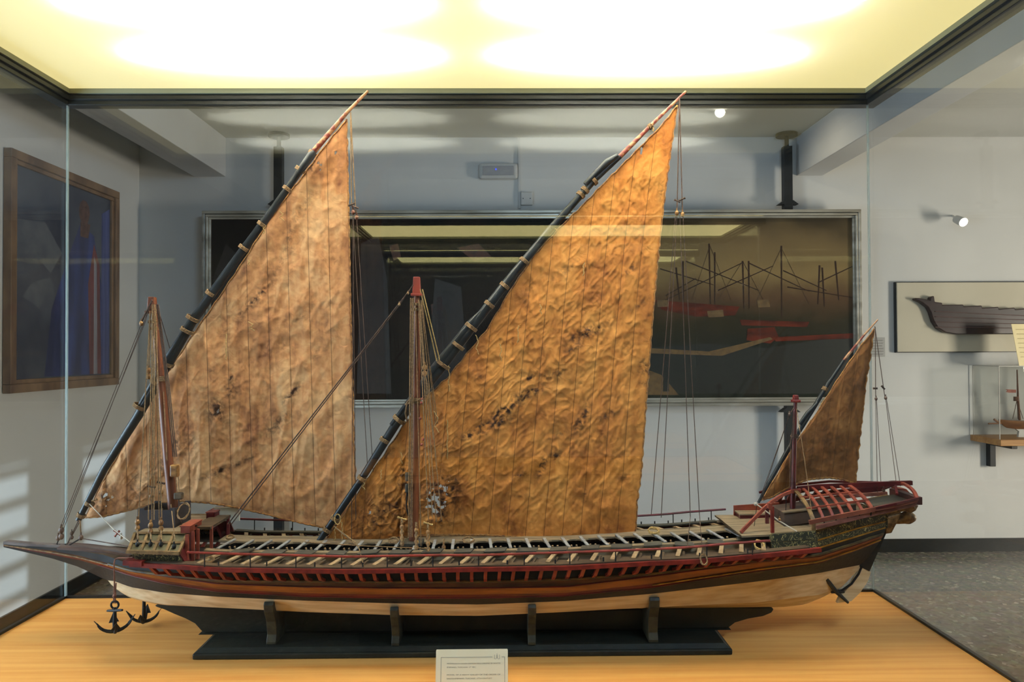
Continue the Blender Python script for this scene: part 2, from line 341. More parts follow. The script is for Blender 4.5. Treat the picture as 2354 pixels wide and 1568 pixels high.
def display_case(dx, dy, label, lit_mat, front=True, tubes=True, fw=0):
    x0, x1, y0, y1 = XL+dx, XR+dx, YF+dy, YB+dy
    t = thing('display_case', ((x0+x1)/2, (y0+y1)/2, 0), label, 'display case')
    MB().box((x0-.008, y0-.008, ZB-.035), (x1+.008, y1+.008, ZB)).build('base_board', board_m, t, bevel=.002)
    MB().box((x0+.005, y0+.005, .08), (x1-.005, y1-.005, ZB-.036)).build('plinth', plinth_m, t)
    MB().box((x0+.04, y0+.04, 0), (x1-.04, y1-.04, .08)).build('plinth_foot', black_m, t)
    g = .006
    panes = [((x0, y1, ZB), (x1, y1+g, ZT+.02)), ((x0-g, y0+.001, ZB), (x0, y1-.001, ZT+.02)), ((x1, y0+.001, ZB), (x1+g, y1-.001, ZT+.02))]
    if front: panes.append(((x0, y0-g, ZB), (x1, y0, ZT+.02)))
    for lo, hi in panes: MB().box(lo, hi).build('glass_pane', glass, t)
    # bottom glazing bead
    for lo, hi in (((x0, y1-.001, ZB), (x1, y1+.008, ZB+.006)), ((x0-.008, y0, ZB), (x0+.002, y1, ZB+.006)), ((x1-.002, y0, ZB), (x1+.008, y1, ZB+.006)), ((x0, y0-.008, ZB), (x1, y0, ZB+.006))):
        MB().box(lo, hi).build('glazing_bead', black_m, t)
    for (ex, ey) in ((x0, y1), (x1, y1), (x0, y0), (x1, y0)):
        if ey == y0: continue
        MB().box((ex-.002, ey-.001, ZB+.006), (ex+.002, ey+g, ZT)).build('glass_edge', edge_m, t)
    # moulded top rails: black channel with grey ledge
    def rail(lo, hi, inn):
        (ax, ay), (bx, by) = lo, hi; ix, iy = inn
        m = MB(); m.box((ax, ay, ZT), (bx, by, ZT+.012)); m.box((ax-ix*.0, ay, ZT+.012), (bx, by, ZT+.03))
        gx, gy = ix*.006, iy*.006
        m.box((ax+min(gx, 0), ay+min(gy, 0), ZT+.013), (bx+max(gx, 0), by+max(gy, 0), ZT+.025))
        m.build('top_rail', frame_m, t, bevel=.0015)
        m = MB(); m.box((ax+min(gx*1.6, 0), ay+min(gy*1.6, 0), ZT+.0285), (bx+max(gx*1.6, 0), by+max(gy*1.6, 0), ZP-.0005)); m.build('rail_ledge', ledge_m, t)
    rail((x0-.03, y1-.004), (x1+.03, y1+.03), (0, -1)); rail((x0-.03, y0-.03), (x1+.03, y0+.004), (0, 1))
    rail((x0-.03, y0), (x0+.004, y1), (1, 0)); rail((x1-.004, y0), (x1+.03, y1), (-1, 0))
    MB().box((x0-.02, y0-.02, ZP), (x1+.02, y1+.02, ZP+.004)).build('light_diffuser', lit_mat, t)
    h = MB(); zt = ZP+.19
    h.box((x0-.03, y0-.03, ZP+.0045), (x0-.018, y1+.03, zt)); h.box((x1+.018, y0-.03, ZP+.0045), (x1+.03, y1+.03, zt))
    h.box((x0-.018, y0-.03, ZP+.0045), (x1+.018, y0-.018, zt)); h.box((x0-.018, y1+.018, ZP+.0045), (x1+.018, y1+.03, zt)); h.box((x0-.03, y0-.03, zt), (x1+.03, y1+.03, zt+.01))
    h.build('lamp_housing', housing_m, t)
    if tubes:
        cx = (x0+x1)/2
        for yy in (1.50, 1.765):
            for s in (-1, 1):
                c = cx+s*.435
                m = MB(); m.tube([(c-.30, yy+dy, ZP+.062), (c+.30, yy+dy, ZP+.062)], .008, 10); m.build('fluorescent_tube', tube_m, t, smooth=True)
                lt = area('tube_light', (c, yy+dy, ZP+.034), (0, 0, 0), .73, .19, TUBE_W, (1, .965, .88)); lt.data.shape = 'ELLIPSE'
    return t
TUBE_W = 17
case = display_case(0, 0, 'large glass display case with beech board holding the galley model', diff_m)
display_case(.36, -3.22, 'second lit glass case, mirrored as a pale band in the front glass', diff2_m, tubes=False)

# ------------------------------------------------------------------ things in the room
def wall_painting():
    Y = RY1-.13; a = P(463, 484, Y-.06); b = P(1986, 932, Y-.06)
    x0, x1, z1, z0 = a.x, b.x, a.z, b.z; 
    t = thing('framed_painting', ((x0+x1)/2, Y-.02, z0), 'wide dark harbour painting in silvered moulded frame on the back wall', 'painting')
    m = MB(); w = .062
    for k, (o0, o1, d) in enumerate(((0, .022, .045), (.022, .03, .03), (.03, .046, .055), (.046, w, .035))):
        for lo, hi in (((x0+o0, z0+o0), (x1-o0, z0+o1)), ((x0+o0, z1-o1), (x1-o0, z1-o0)), ((x0+o0, z0+o1), (x0+o1, z1-o1)), ((x1-o1, z0+o1), (x1-o0, z1-o1))):
            m.box((lo[0], Y-d-.01, lo[1]), (hi[0], Y-.005, hi[1]))
    m.build('picture_frame', silver_m, t, bevel=.003)
    # canvas: dark landscape with a pale band of sky on the right
    mm, tt, oo = nt('dark_canvas'); L = tt.links; b_ = tt.nodes.new('ShaderNodeBsdfPrincipled'); L.new(b_.outputs[0], oo.inputs[0]); b_.inputs['Roughness'].default_value = .7; b_.inputs['Specular IOR Level'].default_value = .1
    tc = tt.nodes.new('ShaderNodeTexCoord'); mp = tt.nodes.new('ShaderNodeMapping'); L.new(tc.outputs['Generated'], mp.inputs[0])
    n = tt.nodes.new('ShaderNodeTexNoise'); n.inputs['Scale'].default_value = 5; n.inputs['Detail'].default_value = 7; mp.inputs['Scale'].default_value = (3, 1, 1); L.new(mp.outputs[0], n.inputs['Vector'])
    sp = tt.nodes.new('ShaderNodeSeparateXYZ'); L.new(tc.outputs['Generated'], sp.inputs[0])
    def mth(op, a, b2=None, cl=False):
        q = tt.nodes.new('ShaderNodeMath'); q.operation = op; q.use_clamp = cl
        for i, v in enumerate((a, b2)):
            if v is None: continue
            if isinstance(v, (int, float)): q.inputs[i].default_value = v
            else: L.new(v, q.inputs[i])
        return q.outputs[0]
    zz = mth('ADD', sp.outputs[2], mth('MULTIPLY', mth('SUBTRACT', n.outputs['Fac'], .5), .25))
    rp = tt.nodes.new('ShaderNodeValToRGB'); L.new(zz, rp.inputs[0]); e = rp.color_ramp.elements
    e[0].position = 0; e[0].color = srgb((26, 32, 22)); e[1].position = 1; e[1].color = srgb((66, 56, 40))
    for p, c in ((.25, (28, 34, 30)), (.42, (50, 44, 26)), (.55, (92, 68, 46)), (.7, (140, 118, 76)), (.88, (112, 94, 64))):
        q = e.new(p); q.color = srgb(c)
    rl = tt.nodes.new('ShaderNodeValToRGB'); L.new(n.outputs['Fac'], rl.inputs[0]); rl.color_ramp.elements[0].position = .35; rl.color_ramp.elements[0].color = srgb((12, 14, 18)); rl.color_ramp.elements[1].position = .75; rl.color_ramp.elements[1].color = srgb((44, 34, 30))
    fac = mth('MULTIPLY', mth('SUBTRACT', sp.outputs[0], .56), 9.0, True)
    mx = tt.nodes.new('ShaderNodeMix'); mx.data_type = 'RGBA'; L.new(fac, mx.inputs[0]); L.new(rl.outputs[0], mx.inputs[6]); L.new(rp.outputs[0], mx.inputs[7]); L.new(mx.outputs[2], b_.inputs['Base Color'])
    pr = mat('paint_rigging', (58, 36, 24), (44, 28, 20), .7, spec=.15); ph = mat('paint_red_hull', (112, 44, 26), (70, 28, 18), .7, spec=.1, scale=(6, 6, 20)); po = mat('paint_ochre', (120, 92, 50), (92, 68, 36), .5)
    pg = mat('paint_dark_green', (20, 26, 20), (14, 18, 14), .5); pf = mat('paint_flesh', (92, 54, 38), (60, 36, 28), .5); pw = mat('paint_murk', (46, 40, 38), (28, 24, 26), .5, scale=(8, 8, 8))
    m = MB(); yc = Y-.03; m.box((x0+w, yc, z0+w), (x1-w, Y-.006, z1-w), 0)
    lay = [0]
    def Q(px, py):
        v = P(px, py, yc); return Vector((v.x, yc-.0004-lay[0]*.00006, v.z))
    def line(a, b, wd, mi):
        lay[0] += 1; a, b = Q(*a), Q(*b); d = (b-a).normalized(); n_ = Vector((-d.z, 0, d.x))*wd/2
        m.add([a-n_, b-n_*.6, b+n_*.6, a+n_], [(0, 1, 2, 3)], mi)
    def poly(pts, mi): lay[0] += 1; m.add([Q(*p) for p in pts], [tuple(range(len(pts)))], mi)
    poly([(1485, 800), (1620, 790), (1760, 800), (1960, 770), (1960, 905), (1485, 905)], 4)
    for a, b in (((1630, 560), (1633, 705)), ((1643, 580), (1643, 705)), ((1707, 600), (1710, 710)), ((1721, 600), (1722, 710)), ((1796, 565), (1797, 730)), ((1884, 610), (1880, 700)), ((1570, 600), (1571, 700)), ((1890, 615), (1895, 705)), ((1920, 600), (1928, 690)), ((1554, 615), (1562, 690))):
        line(a, b, .014, 1)
    for a, b in (((1517, 618), (1640, 655)), ((1530, 690), (1705, 605)), ((1650, 668), (1776, 612)), ((1722, 605), (1860, 670)), ((1575, 600), (1745, 668)), ((1800, 622), (1900, 668)), ((1880, 650), (1965, 610)), ((1530, 680), (1600, 640)), ((1810, 660), (1965, 685))):
        line(a, b, .009, 1)
    for a, b in (((1707, 600), (1650, 690)), ((1707, 600), (1760, 700)), ((1796, 570), (1740, 690)), ((1796, 570), (1860, 700)), ((1632, 565), (1590, 690)), ((1632, 565), (1680, 690))): line(a, b, .003, 1)
    poly([(1506, 690), (1700, 705), (1690, 725), (1600, 728), (1520, 712)], 2); poly([(1700, 735), (1860, 740), (1855, 752), (1705, 748)], 2)
    poly([(1718, 756), (1780, 752), (1790, 775), (1770, 790), (1716, 782)], 2); poly([(1780, 775), (1965, 766), (1965, 778), (1782, 785)], 2)
    poly([(1486, 800), (1630, 808), (1770, 775), (1776, 780), (1660, 818), (1486, 812)], 3); poly([(1740, 690), (1768, 688), (1770, 706), (1742, 707)], 3)
    poly([(1510, 690), (1535, 690), (1535, 705), (1512, 706)], 3); poly([(1625, 715), (1662, 712), (1664, 728), (1628, 730)], 3)
    for c in ((1600, 845), (1620, 830), (1655, 850), (1700, 840), (1715, 870), (1580, 880), (1640, 890)): poly([(c[0]+random.uniform(18, 26)*math.cos(k*.7), c[1]+random.uniform(7, 13)*math.sin(k*.7)) for k in range(9)], 4)
    poly([(1488, 850), (1520, 862), (1545, 890), (1560, 908), (1488, 908)], 3); poly([(1525, 840), (1537, 838), (1538, 900), (1524, 900)], 4)
    # murky figures on the left half
    for pts, mi in (([(490, 640), (520, 560), (560, 600), (580, 760), (600, 905), (485, 905)], 6), ([(830, 560), (870, 540), (890, 640), (900, 905), (820, 905)], 6), ([(990, 700), (1035, 690), (1060, 720), (1065, 780), (1040, 800), (1000, 780)], 5), ([(895, 565), (915, 560), (922, 590), (905, 600)], 5), ([(1050, 570), (1100, 560), (1130, 590), (1090, 600)], 5), ([(1000, 640), (1060, 660), (1080, 905), (980, 905)], 6)):
        poly(pts, mi)
    m.build('canvas', [mm, pr, ph, po, pg, pf, pw], t)
wall_painting()

def portrait():
    # on the left wall; corners read off the photograph, at the wall's own plane
    y0, y1 = 4.13, 5.29; z0, z1 = 1.33, 2.70; X = RX0
    t = thing('framed_painting', (X+.02, (y0+y1)/2, z0), 'portrait of a robed figure in brown wooden frame on the left wall', 'painting')
    m = MB()
    for o0, o1, d in ((0, .05, .05), (.05, .075, .035)):
        m.box((X+.003, y0+o0, z0+o0), (X+d, y1-o0, z0+o1)); m.box((X+.003, y0+o0, z1-o1), (X+d, y1-o0, z1-o0)); m.box((X+.003, y0+o0, z0+o1), (X+d, y0+o1, z1-o1)); m.box((X+.003, y1-o1, z0+o1), (X+d, y1-o0, z1-o1))
    m.build('picture_frame', brownf_m, t, bevel=.004)
    bg = mat('portrait_ground', (84, 90, 104), (50, 56, 78), .4, scale=(1, 4, 3), detail=5); rb = mat('portrait_robe', (56, 72, 140), (34, 42, 90), .4, scale=(3, 9, 2)); rd = mat('portrait_red_sash', (130, 64, 66), (88, 44, 50), .4, scale=(3, 20, 2))
    hd = mat('portrait_face', (110, 76, 66), (76, 50, 46), .5); cl = mat('portrait_pale_cloth', (160, 156, 164), (120, 116, 130), .5, scale=(3, 30, 3)); ct = mat('portrait_curtain', (84, 96, 156), (54, 62, 112), .5, scale=(3, 30, 1)); gr = mat('portrait_cloud', (108, 112, 120), (76, 84, 98), .6, scale=(3, 6, 6))
    m = MB(); m.box((X+.004, y0+.07, z0+.07), (X+.02, y1-.07, z1-.07), 0)
    k = [0]
    def poly(p, mi):
        k[0] += 1; m.add([(X+.0203+.0001*k[0], y0+a*(y1-y0), z0+b*(z1-z0)) for a, b in p], [tuple(range(len(p)))], mi)
    poly([(.07, .55), (.2, .6), (.35, .52), (.45, .62), (.3, .74), (.07, .72)], 6)
    poly([(.84, .06), (.93, .06), (.93, .9), (.84, .86)], 5)
    poly([(.3, .06), (.86, .06), (.84, .5), (.76, .74), (.62, .78), (.5, .6), (.36, .36)], 1)
    poly([(.72, .06), (.84, .06), (.82, .6), (.76, .7), (.7, .5)], 2); poly([(.76, .06), (.8, .06), (.79, .6), (.76, .64)], 4)
    poly([(.66+.055*math.cos(a*.6), .84+.06*math.sin(a*.6)) for a in range(10)], 3); poly([(.62, .72), (.7, .72), (.72, .79), (.62, .79)], 3)
    poly([(.12, .4), (.25, .36), (.4, .44), (.34, .5), (.2, .47)], 6)
    m.build('canvas', [bg, rb, rd, hd, cl, ct, gr], t)
portrait()

def post(px, lab, top_h=True):
    c = P(px, 800, 5.59); x = c.x; t = thing('support_post', (x, 5.585, 0), lab, 'post')
    MB().box((x-.032, 5.55, .02), (x+.032, 5.612, 3.10)).build('shaft', post_m, t, bevel=.003)
    MB().box((x-.07, 5.53, 0), (x+.07, 5.64, .018)).build('foot_plate', post_m, t)
    for zf in (P(px, 471, 5.58).z, P(px, 938, 5.58).z-.03):
        MB().hexa([(x-.075, 5.548, zf), (x+.075, 5.548, zf), (x+.075, 5.615, zf), (x-.075, 5.615, zf)], [(x-.036, 5.549, zf+.03), (x+.036, 5.549, zf+.03), (x+.036, 5.614, zf+.03), (x-.036, 5.614, zf+.03)]).build('hanging_bracket', post_m, t)
    m = MB(); m.tube([(x, 5.58, 3.10), (x, 5.58, 3.18)], .016, 12); m.tube([(x, 5.58, 3.178), (x, 5.58, 3.2)], .08, 20); m.build('jack_head', post_m, t, smooth=True)
# the painting hangs in front of the posts: posts sit right against the wall
post(1812, 'black steel prop post between floor and ceiling, on the painting\'s right side')
post(642, 'black steel prop post between floor and ceiling, behind the foremast sail')

def small_wall_things():
    Y = RY1
    a, b = P(1101, 378, Y), P(1190, 414, Y); t = thing('emergency_light', ((a.x+b.x)/2, Y, b.z), 'white rounded emergency light with a blue dot on the back wall', 'lamp')
    MB().box((a.x, Y-.05, b.z), (b.x, Y, a.z)).build('housing', white_m, t, bevel=.02)
    MB().box((a.x+.03, Y-.056, b.z+.025), (b.x-.03, Y-.049, a.z-.025)).build('lens', mat('lens_plastic', (170, 170, 172), (160, 160, 164), .3), t, bevel=.006)
    c = P(1140, 389, Y-.058); MB().ball(c, .006).build('indicator', emis('blue_indicator', (60, 80, 255), 2), t)
    a, b = P(1197, 443, Y), P(1224, 473, Y); t = thing('junction_box', ((a.x+b.x)/2, Y, b.z), 'small square white junction box above the wide painting', 'junction box')
    MB().box((a.x, Y-.03, b.z), (b.x, Y, a.z)).build('box_body', white_m, t, bevel=.006)
    for s in (.2, .8): MB().tube([(a.x+(b.x-a.x)*s, Y-.0325, (a.z+b.z)/2), (a.x+(b.x-a.x)*s, Y-.0295, (a.z+b.z)/2)], .004, 8).build('screw', post_m, t)
    x = P(1195, 400, Y).x; z0 = P(1195, 480, Y).z
    m = MB(); m.box((x-.012, Y-.016, z0), (x+.004, Y, RZ-.005)); m.build('cable_trunking', white_m)
    tag(bpy.data.objects['cable_trunking'], 'narrow white cable trunking running down to the junction box', 'cable trunking')
    a, b = P(1996, 776, Y), P(2034, 820, Y); t = thing('wall_label', ((a.x+b.x)/2, Y, b.z), 'small square text label on the wall right of the wide painting', 'label')
    MB().box((a.x, Y-.006, b.z), (b.x, Y, a.z)).build('plate', mat('clear_label', (188, 186, 182), (180, 178, 174), .3), t, bevel=.001)
    m = MB()
    for k in range(6):
        z = a.z-.02-k*.021; m.box((a.x+.012, Y-.0068, z-.006), (b.x-.012-random.uniform(0, .03), Y-.0055, z))
    m.build('text_lines', mat('label_text_grey', (150, 148, 146), (140, 138, 136), .6), t)
    # spotlight fixtures
    for px, py, YY, lab, hang in ((1655, 258, 5.03, 'round lit ceiling spotlight right of the tall central sail', 1), (2215, 511, 5.5, 'lit wall spotlight above the hull silhouette panel', 2)):
        c = P(px, py, YY); t = thing('spotlight', (c.x, c.y, c.z), lab, 'spotlight')
        d = Vector((-.2, -1, -.35)).normalized() if hang == 1 else Vector((.1, -1, -.5)).normalized()
        m = MB(); m.tube([c-d*.10, c-d*.085, c], [.012, .03, .036], 14); m.build('lamp_body', white_m, t, smooth=True)
        m = MB(); m.tube([c+d*.001, c+d*.003], .031, 14); m.build('lamp_lens', emis('spot_lens', (255, 244, 222), 12), t)
        e = Vector((c.x, c.y+.06, RZ)) if hang == 1 else Vector((c.x+.02, RY1, c.z+.08))
        m = MB(); m.tube([c-d*.06, e], .008, 8); m.build('rod', white_m, t)
        if hang == 2: continue
        l = bpy.data.lights.new('spot_beam', 'SPOT'); l.energy = 22 if hang == 1 else 6; l.color = (1, .83, .6); l.spot_size = math.radians(110); l.spot_blend = .8; l.shadow_soft_size = .03
        lo = bpy.data.objects.new('spot_beam', l); COL.objects.link(lo); lo.location = c+d*.02; lo.rotation_euler = (Vector((.9, .10, -1)) if hang == 1 else Vector((.35, -.12, -1))).to_track_quat('-Z', 'Y').to_euler()
small_wall_things()

def half_model():
    Y = RY1; a = P(2060, 650, Y-.03); x0, z1 = a.x, a.z; z0 = P(2060, 809, Y-.03).z; x1 = x0+2.3
    t = thing('half_hull_panel', ((x0+x1)/2, Y, z0), 'cream wall panel bearing a long dark half hull', 'wall panel')
    MB().box((x0, Y-.04, z0), (x1, Y-.012, z1)).build('backing_board', panel_m, t, bevel=.002)
    MB().box((x0-.006, Y-.03, z0-.006), (x1+.006, Y-.001, z1+.006)).build('edge_trim', post_m, t)
    m = MB(); yy = Y-.04
    pts = [(2096, 686), (2105, 686), (2130, 691), (2132, 683), (2139, 681), (2141, 695), (2158, 697), (2158, 702), (2206, 701), (2207, 705), (2248, 703), (2249, 709), (2286, 706), (2287, 711), (2323, 708), (2324, 712), (2360, 709), (2361, 714), (2400, 710), (2401, 716), (2440, 713), (2440, 768), (2190, 769), (2165, 765), (2148, 755), (2138, 740), (2131, 718), (2125, 707), (2110, 696), (2096, 690)]
    P2 = [P(x, y, yy) for x, y in pts]; P2 = [Vector((p.x, yy, p.z)) for p in P2]
    m.prism(P2, (0, -.05, 0)); m.build('half_hull', mat('dark_mahogany', (58, 38, 38), (38, 26, 28), .35, scale=(3, 20, 40), bump=.2), t, bevel=.008)
    m = MB()
    for k in range(4):
        p = [P(x, 716+k*12-(x-2150)*-.01*(4-k)*1.2, yy-.053) for x in range(2150, 2440, 20)]; m.tube(p, .003, 6)
    m.build('planking_seams', mat('seam_brown', (92, 66, 62), (80, 56, 54), .5), t)
half_model()

def small_ship():
    Yb = RY1; a = P(2230, 999, Yb); x0 = a.x; zs = a.z; x1 = x0+1.1; yf = 5.32
    t = thing('wall_shelf', ((x0+x1)/2, Yb, zs-.1), 'pine wall shelf on dark brackets at the right', 'shelf')
    MB().box((x0, yf, zs-.045), (x1, Yb, zs)).build('shelf_board', shelf_m, t, bevel=.003)
    for bx in (x0+.12, x1-.2):
        m = MB(); m.box((bx, Yb-.05, zs-.24), (bx+.045, Yb-.001, zs-.046)); m.box((bx, yf+.06, zs-.075), (bx+.045, Yb-.05, zs-.046)); m.build('bracket', post_m, t, bevel=.003)
    # acrylic cover
    zc = zs+.53; t = thing('acrylic_cover', ((x0+x1)/2, Yb-.17, zs), 'clear acrylic box cover standing on the pine shelf', 'display cover')
    g2 = glass_mat('acrylic', (.95, .955, .95), .03); em = mat('acrylic_edge', (176, 172, 164), (160, 156, 150), .3)
    xa, xb, ya, yb = x0+.015, x1-.03, yf+.03, Yb-.02; th = .005
    for lo, hi in (((xa, ya, zs), (xb, ya+th, zc)), ((xa, yb-th, zs), (xb, yb, zc)), ((xa, ya+th, zs), (xa+th, yb-th, zc)), ((xb-th, ya+th, zs), (xb, yb-th, zc)), ((xa, ya, zc), (xb, yb, zc+th))):
        MB().box(lo, hi).build('acrylic_sheet', g2, t)
    m = MB()
    for (ex, ey) in ((xa, ya), (xa, yb), (xb, ya), (xb, yb)): m.box((ex-.0025, ey-.0025, zs), (ex+.0025, ey+.0025, zc))
    m.box((xa, ya-.0025, zc), (xb, ya+.0025, zc+.005)); m.box((xa, yb-.0025, zc), (xb, yb+.0025, zc+.005)); m.box((xa-.0025, ya, zc), (xa+.0025, yb, zc+.005))
    m.build('glued_edges', em, t)
    # tiny sailing model
    Y = 5.48; q = lambda px, py: P(px, py, Y)
    c = q(2350, 1003); t = thing('small_ship_model', (c.x, Y, zs), 'tiny brown wooden sailing ship model under the acrylic cover', 'ship model')
    hw = mat('small_hull_brown', (140, 92, 52), (98, 60, 34), .5, scale=(10, 40, 40))
    rows = []
    for i in range(15):
        s = i/14; px = 2296+s*130; b = .045*math.sin(min(1, s*2+.08)*math.pi/2)*(1 if s < .7 else 1-(s-.7)*.9)
        top = 964+4*math.sin(s*math.pi)-(6 if s > .8 else 0); bot = ip(px, [(2296, 968), (2310, 983), (2330, 986), (2426, 986)])
        T = q(px, top); B = q(px, bot)
        rows.append([(T.x, Y-b, T.z), (T.x, Y-b*.95, (T.z+B.z)/2), (T.x, Y-b*.3, B.z), (T.x, Y+b*.3, B.z), (T.x, Y+b*.95, (T.z+B.z)/2), (T.x, Y+b, T.z), (T.x, Y-b, T.z)])
    m = MB(); m.grid(rows); m.build('hull', hw, t, smooth=True)
    m = MB(); m.tube([q(2272, 974), q(2305, 973)], .006, 8); m.tube([q(2285, 964), q(2300, 974)], .008, 8); m.build('bowsprit', hw, t)
    mh = mat('small_mast_brown', (112, 74, 52), (84, 54, 38), .5)
    for px, dx in ((2342, -6), (2400, 4)):
        m = MB(); m.tube([q(px+2, 966), q(px-2, 912), q(px+dx/2-1, 850)], [.009, .007, .004], 8); m.build('mast', mh, t)
        m = MB(); m.tube([q(px-6, 912), q(px-6, 922)], .018, 8); m.build('crows_nest', mh, t)
        m = MB(); 
        for k in range(3): m.tube([q(px-4, 920), q(px-14+k*12, 963)], .0022, 5)
        m.build('rigging', roped_m, t)
        m = MB(); v = [q(px-6, 896), q(px-31, 895), q(px-26, 898), q(px-30, 901), q(px-22, 903), q(px-6, 903)]; m.prism(v, (0, .002, 0)); m.build('flag', mat('faded_pink_flag', (168, 108, 94), (140, 84, 74), .8), t)
    m = MB(); m.prism([q(2333, 984), q(2362, 984), q(2354, 992), q(2356, 1006), q(2341, 1006), q(2343, 992)], (0, .02, 0)); m.build('stand', white_m, t)
    # lit information sheet leaning on top of the cover
    a1, a2, a3, a4 = P(2325, 745, 5.36), P(2400, 745, 5.36), P(2412, 836, 5.34), P(2343, 836, 5.34)
    a3.z = a4.z = zc+.006
    m = MB(); m.prism([a1, a2, a3, a4], (0, .003, 0)); o = m.build('information_sheet', mat('cream_paper', (244, 226, 176), (240, 222, 172), .6))
    tag(o, 'cream printed sheet standing on top of the acrylic cover', 'sheet')
    m = MB()
    for k in range(7):
        u = .12+k*.11; L_ = a1.lerp(a4, u); R_ = a2.lerp(a3, u); A = L_.lerp(R_, .1); B = L_.lerp(R_, .9)
        m.add([A+Vector((0, -.001, 0)), B+Vector((0, -.001, 0)), B+Vector((0, -.001, -.006)), A+Vector((0, -.001, -.006))], [(0, 1, 2, 3)])
    par(m.build('text_lines', mat('faint_text', (200, 182, 136), (196, 178, 132), .7)), o)
small_ship()

# ------------------------------------------------------------------ the galley model
YC = 1.70
ship = thing('galley_model', (0, YC, .95), 'large antique model galley with three brown lateen sails and red rails', 'ship model')
XS = [8, 60, 120, 180, 240, 300, 380, 500, 700, 900, 1100, 1300, 1500, 1740, 1880, 1960, 2037]
def T(*ys): return list(zip(XS, ys))
ROW = [T(1249,1255,1260,1266,1276,1297,1304,1311,1314,1316,1313,1308,1297,1280,1262,1238,1214),
       T(1252,1259,1266,1277,1293,1311,1322,1334,1336,1337,1337,1331,1318,1288,1276,1250,1224),
       T(1253,1261,1270,1281,1296,1314,1326,1343,1350,1353,1353,1350,1326,1293,1281,1256,1228),
       T(1254,1263,1273,1284,1300,1318,1335,1354,1364,1367,1367,1363,1342,1306,1289,1263,1233),
       T(1255,1265,1276,1287,1304,1324,1343,1361,1372,1376,1376,1371,1351,1314,1296,1270,1240),
       [(8,1258),(60,1270),(120,1284),(180,1303),(244,1334),(263,1336),(300,1350),(380,1363),(500,1372),(700,1381),(900,1387),(1100,1390),(1300,1382),(1500,1365),(1740,1337),(1880,1318),(1986,1297)],
       [(246,1335),(262,1350),(300,1372),(340,1383),(380,1390),(500,1397),(700,1407),(900,1414),(1100,1416),(1300,1407),(1500,1396),(1740,1385),(1880,1368),(1935,1350)],
       [(248,1335),(270,1357),(300,1375),(340,1385),(380,1392),(600,1401),(900,1402),(1100,1402),(1300,1402),(1500,1399),(1797,1396),(1850,1390),(1890,1374),(1912,1362)]]
EA = [8]*8; EB = [2037, 2033, 2031, 2027, 2022, 1986, 1935, 1912]
HB0 = T(.005,.009,.013,.022,.036,.062,.082,.100,.112,.118,.120,.118,.113,.100,.088,.072,.048)
HB4 = T(.004,.005,.007,.010,.016,.036,.062,.088,.106,.114,.116,.114,.106,.084,.056,.032,.006)
HB5 = [(8,.003),(200,.004),(246,.005),(300,.026),(380,.052),(500,.080),(700,.100),(1100,.111),(1500,.100),(1740,.072),(1880,.040),(1950,.015),(1986,.003)]
HB6 = [(246,.004),(300,.020),(380,.040),(500,.062),(700,.080),(1100,.092),(1500,.080),(1740,.052),(1880,.018),(1935,.004)]
HB7 = [(248,.003),(300,.006),(2000,.006)]
def hbk(k, px):
    if k == 0: return ip(px, HB0)
    if k in (1, 2, 3):
        a, b = ip(px, HB0), ip(px, HB4); v = a+(b-a)*(.25*k)
        return v+(.004 if k < 3 else .002)*min(1, max(0, (px-200)/200))*(1 if px < 1990 else .3)
    return ip(px, (HB4, HB5, HB6, HB7)[k-4])
def hull_pt(k, s):
    px = EA[k]+(EB[k]-EA[k])*s
    if k > 5 and px < 249: k = 5; px = EA[5]+(EB[5]-EA[5])*s
    hb = hbk(k, px); y = YC-hb
    v = P(px, ip(px, ROW[k]), y)
    if k == 7: v = P(px, ip(px, ROW[k]), YC-hb)
    return v
NS = 140
def sheet(ks, name, m, parent, mir=True, off=0):
    b = MB()
    for sg in (1, -1):
        rows = []
        for i in range(NS+1):
            s = i/NS; r = []
            for k in ks:
                v = hull_pt(k, s); r.append((v.x, YC+(v.y-YC-off)*sg, v.z))
            rows.append(r)
        b.grid(rows)
    return b, b.build(name, m, parent, smooth=True)
# hull: one closed shell with painted strakes as material bands
hb_ = MB(); bands = [0, 1, 2, 3, 4, 5, 5]
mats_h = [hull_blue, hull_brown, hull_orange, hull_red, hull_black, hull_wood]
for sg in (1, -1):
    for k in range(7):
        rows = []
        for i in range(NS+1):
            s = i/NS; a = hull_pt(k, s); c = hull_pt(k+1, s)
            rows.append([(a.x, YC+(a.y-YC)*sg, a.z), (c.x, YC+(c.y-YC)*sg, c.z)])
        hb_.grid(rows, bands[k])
rows = []
for i in range(NS+1):
    c = hull_pt(7, i/NS); rows.append([(c.x, c.y, c.z), (c.x, 2*YC-c.y, c.z)])
hb_.grid(rows, 5)
hull = hb_.build('hull', mats_h, ship, smooth=True)
def along(k, a, b, n=60, dz=0, out=0, dpx=None):
    """points of strake k on the near side between two stations (photograph columns)"""
    pts = []
    for i in range(n+1):
        px = a+(b-a)*i/n; s = (px-EA[k])/(EB[k]-EA[k]); v = hull_pt(k, s); pts.append(Vector((v.x, v.y-out, v.z+dz)))
    return pts
def mirror(p): return Vector((p.x, 2*YC-p.y, p.z))
def both(pts, r, name, m, parent, n=6, near_only=False, flat=False, w=None, h=None):
    for sg in ((0,) if near_only else (0, 1)):
        q = [mirror(p) for p in pts] if sg else pts
        b = MB()
        if w: b.strip(q, w, h)
        else: b.tube(q, r, n)
        o = b.build(name, m, parent, smooth=not w)
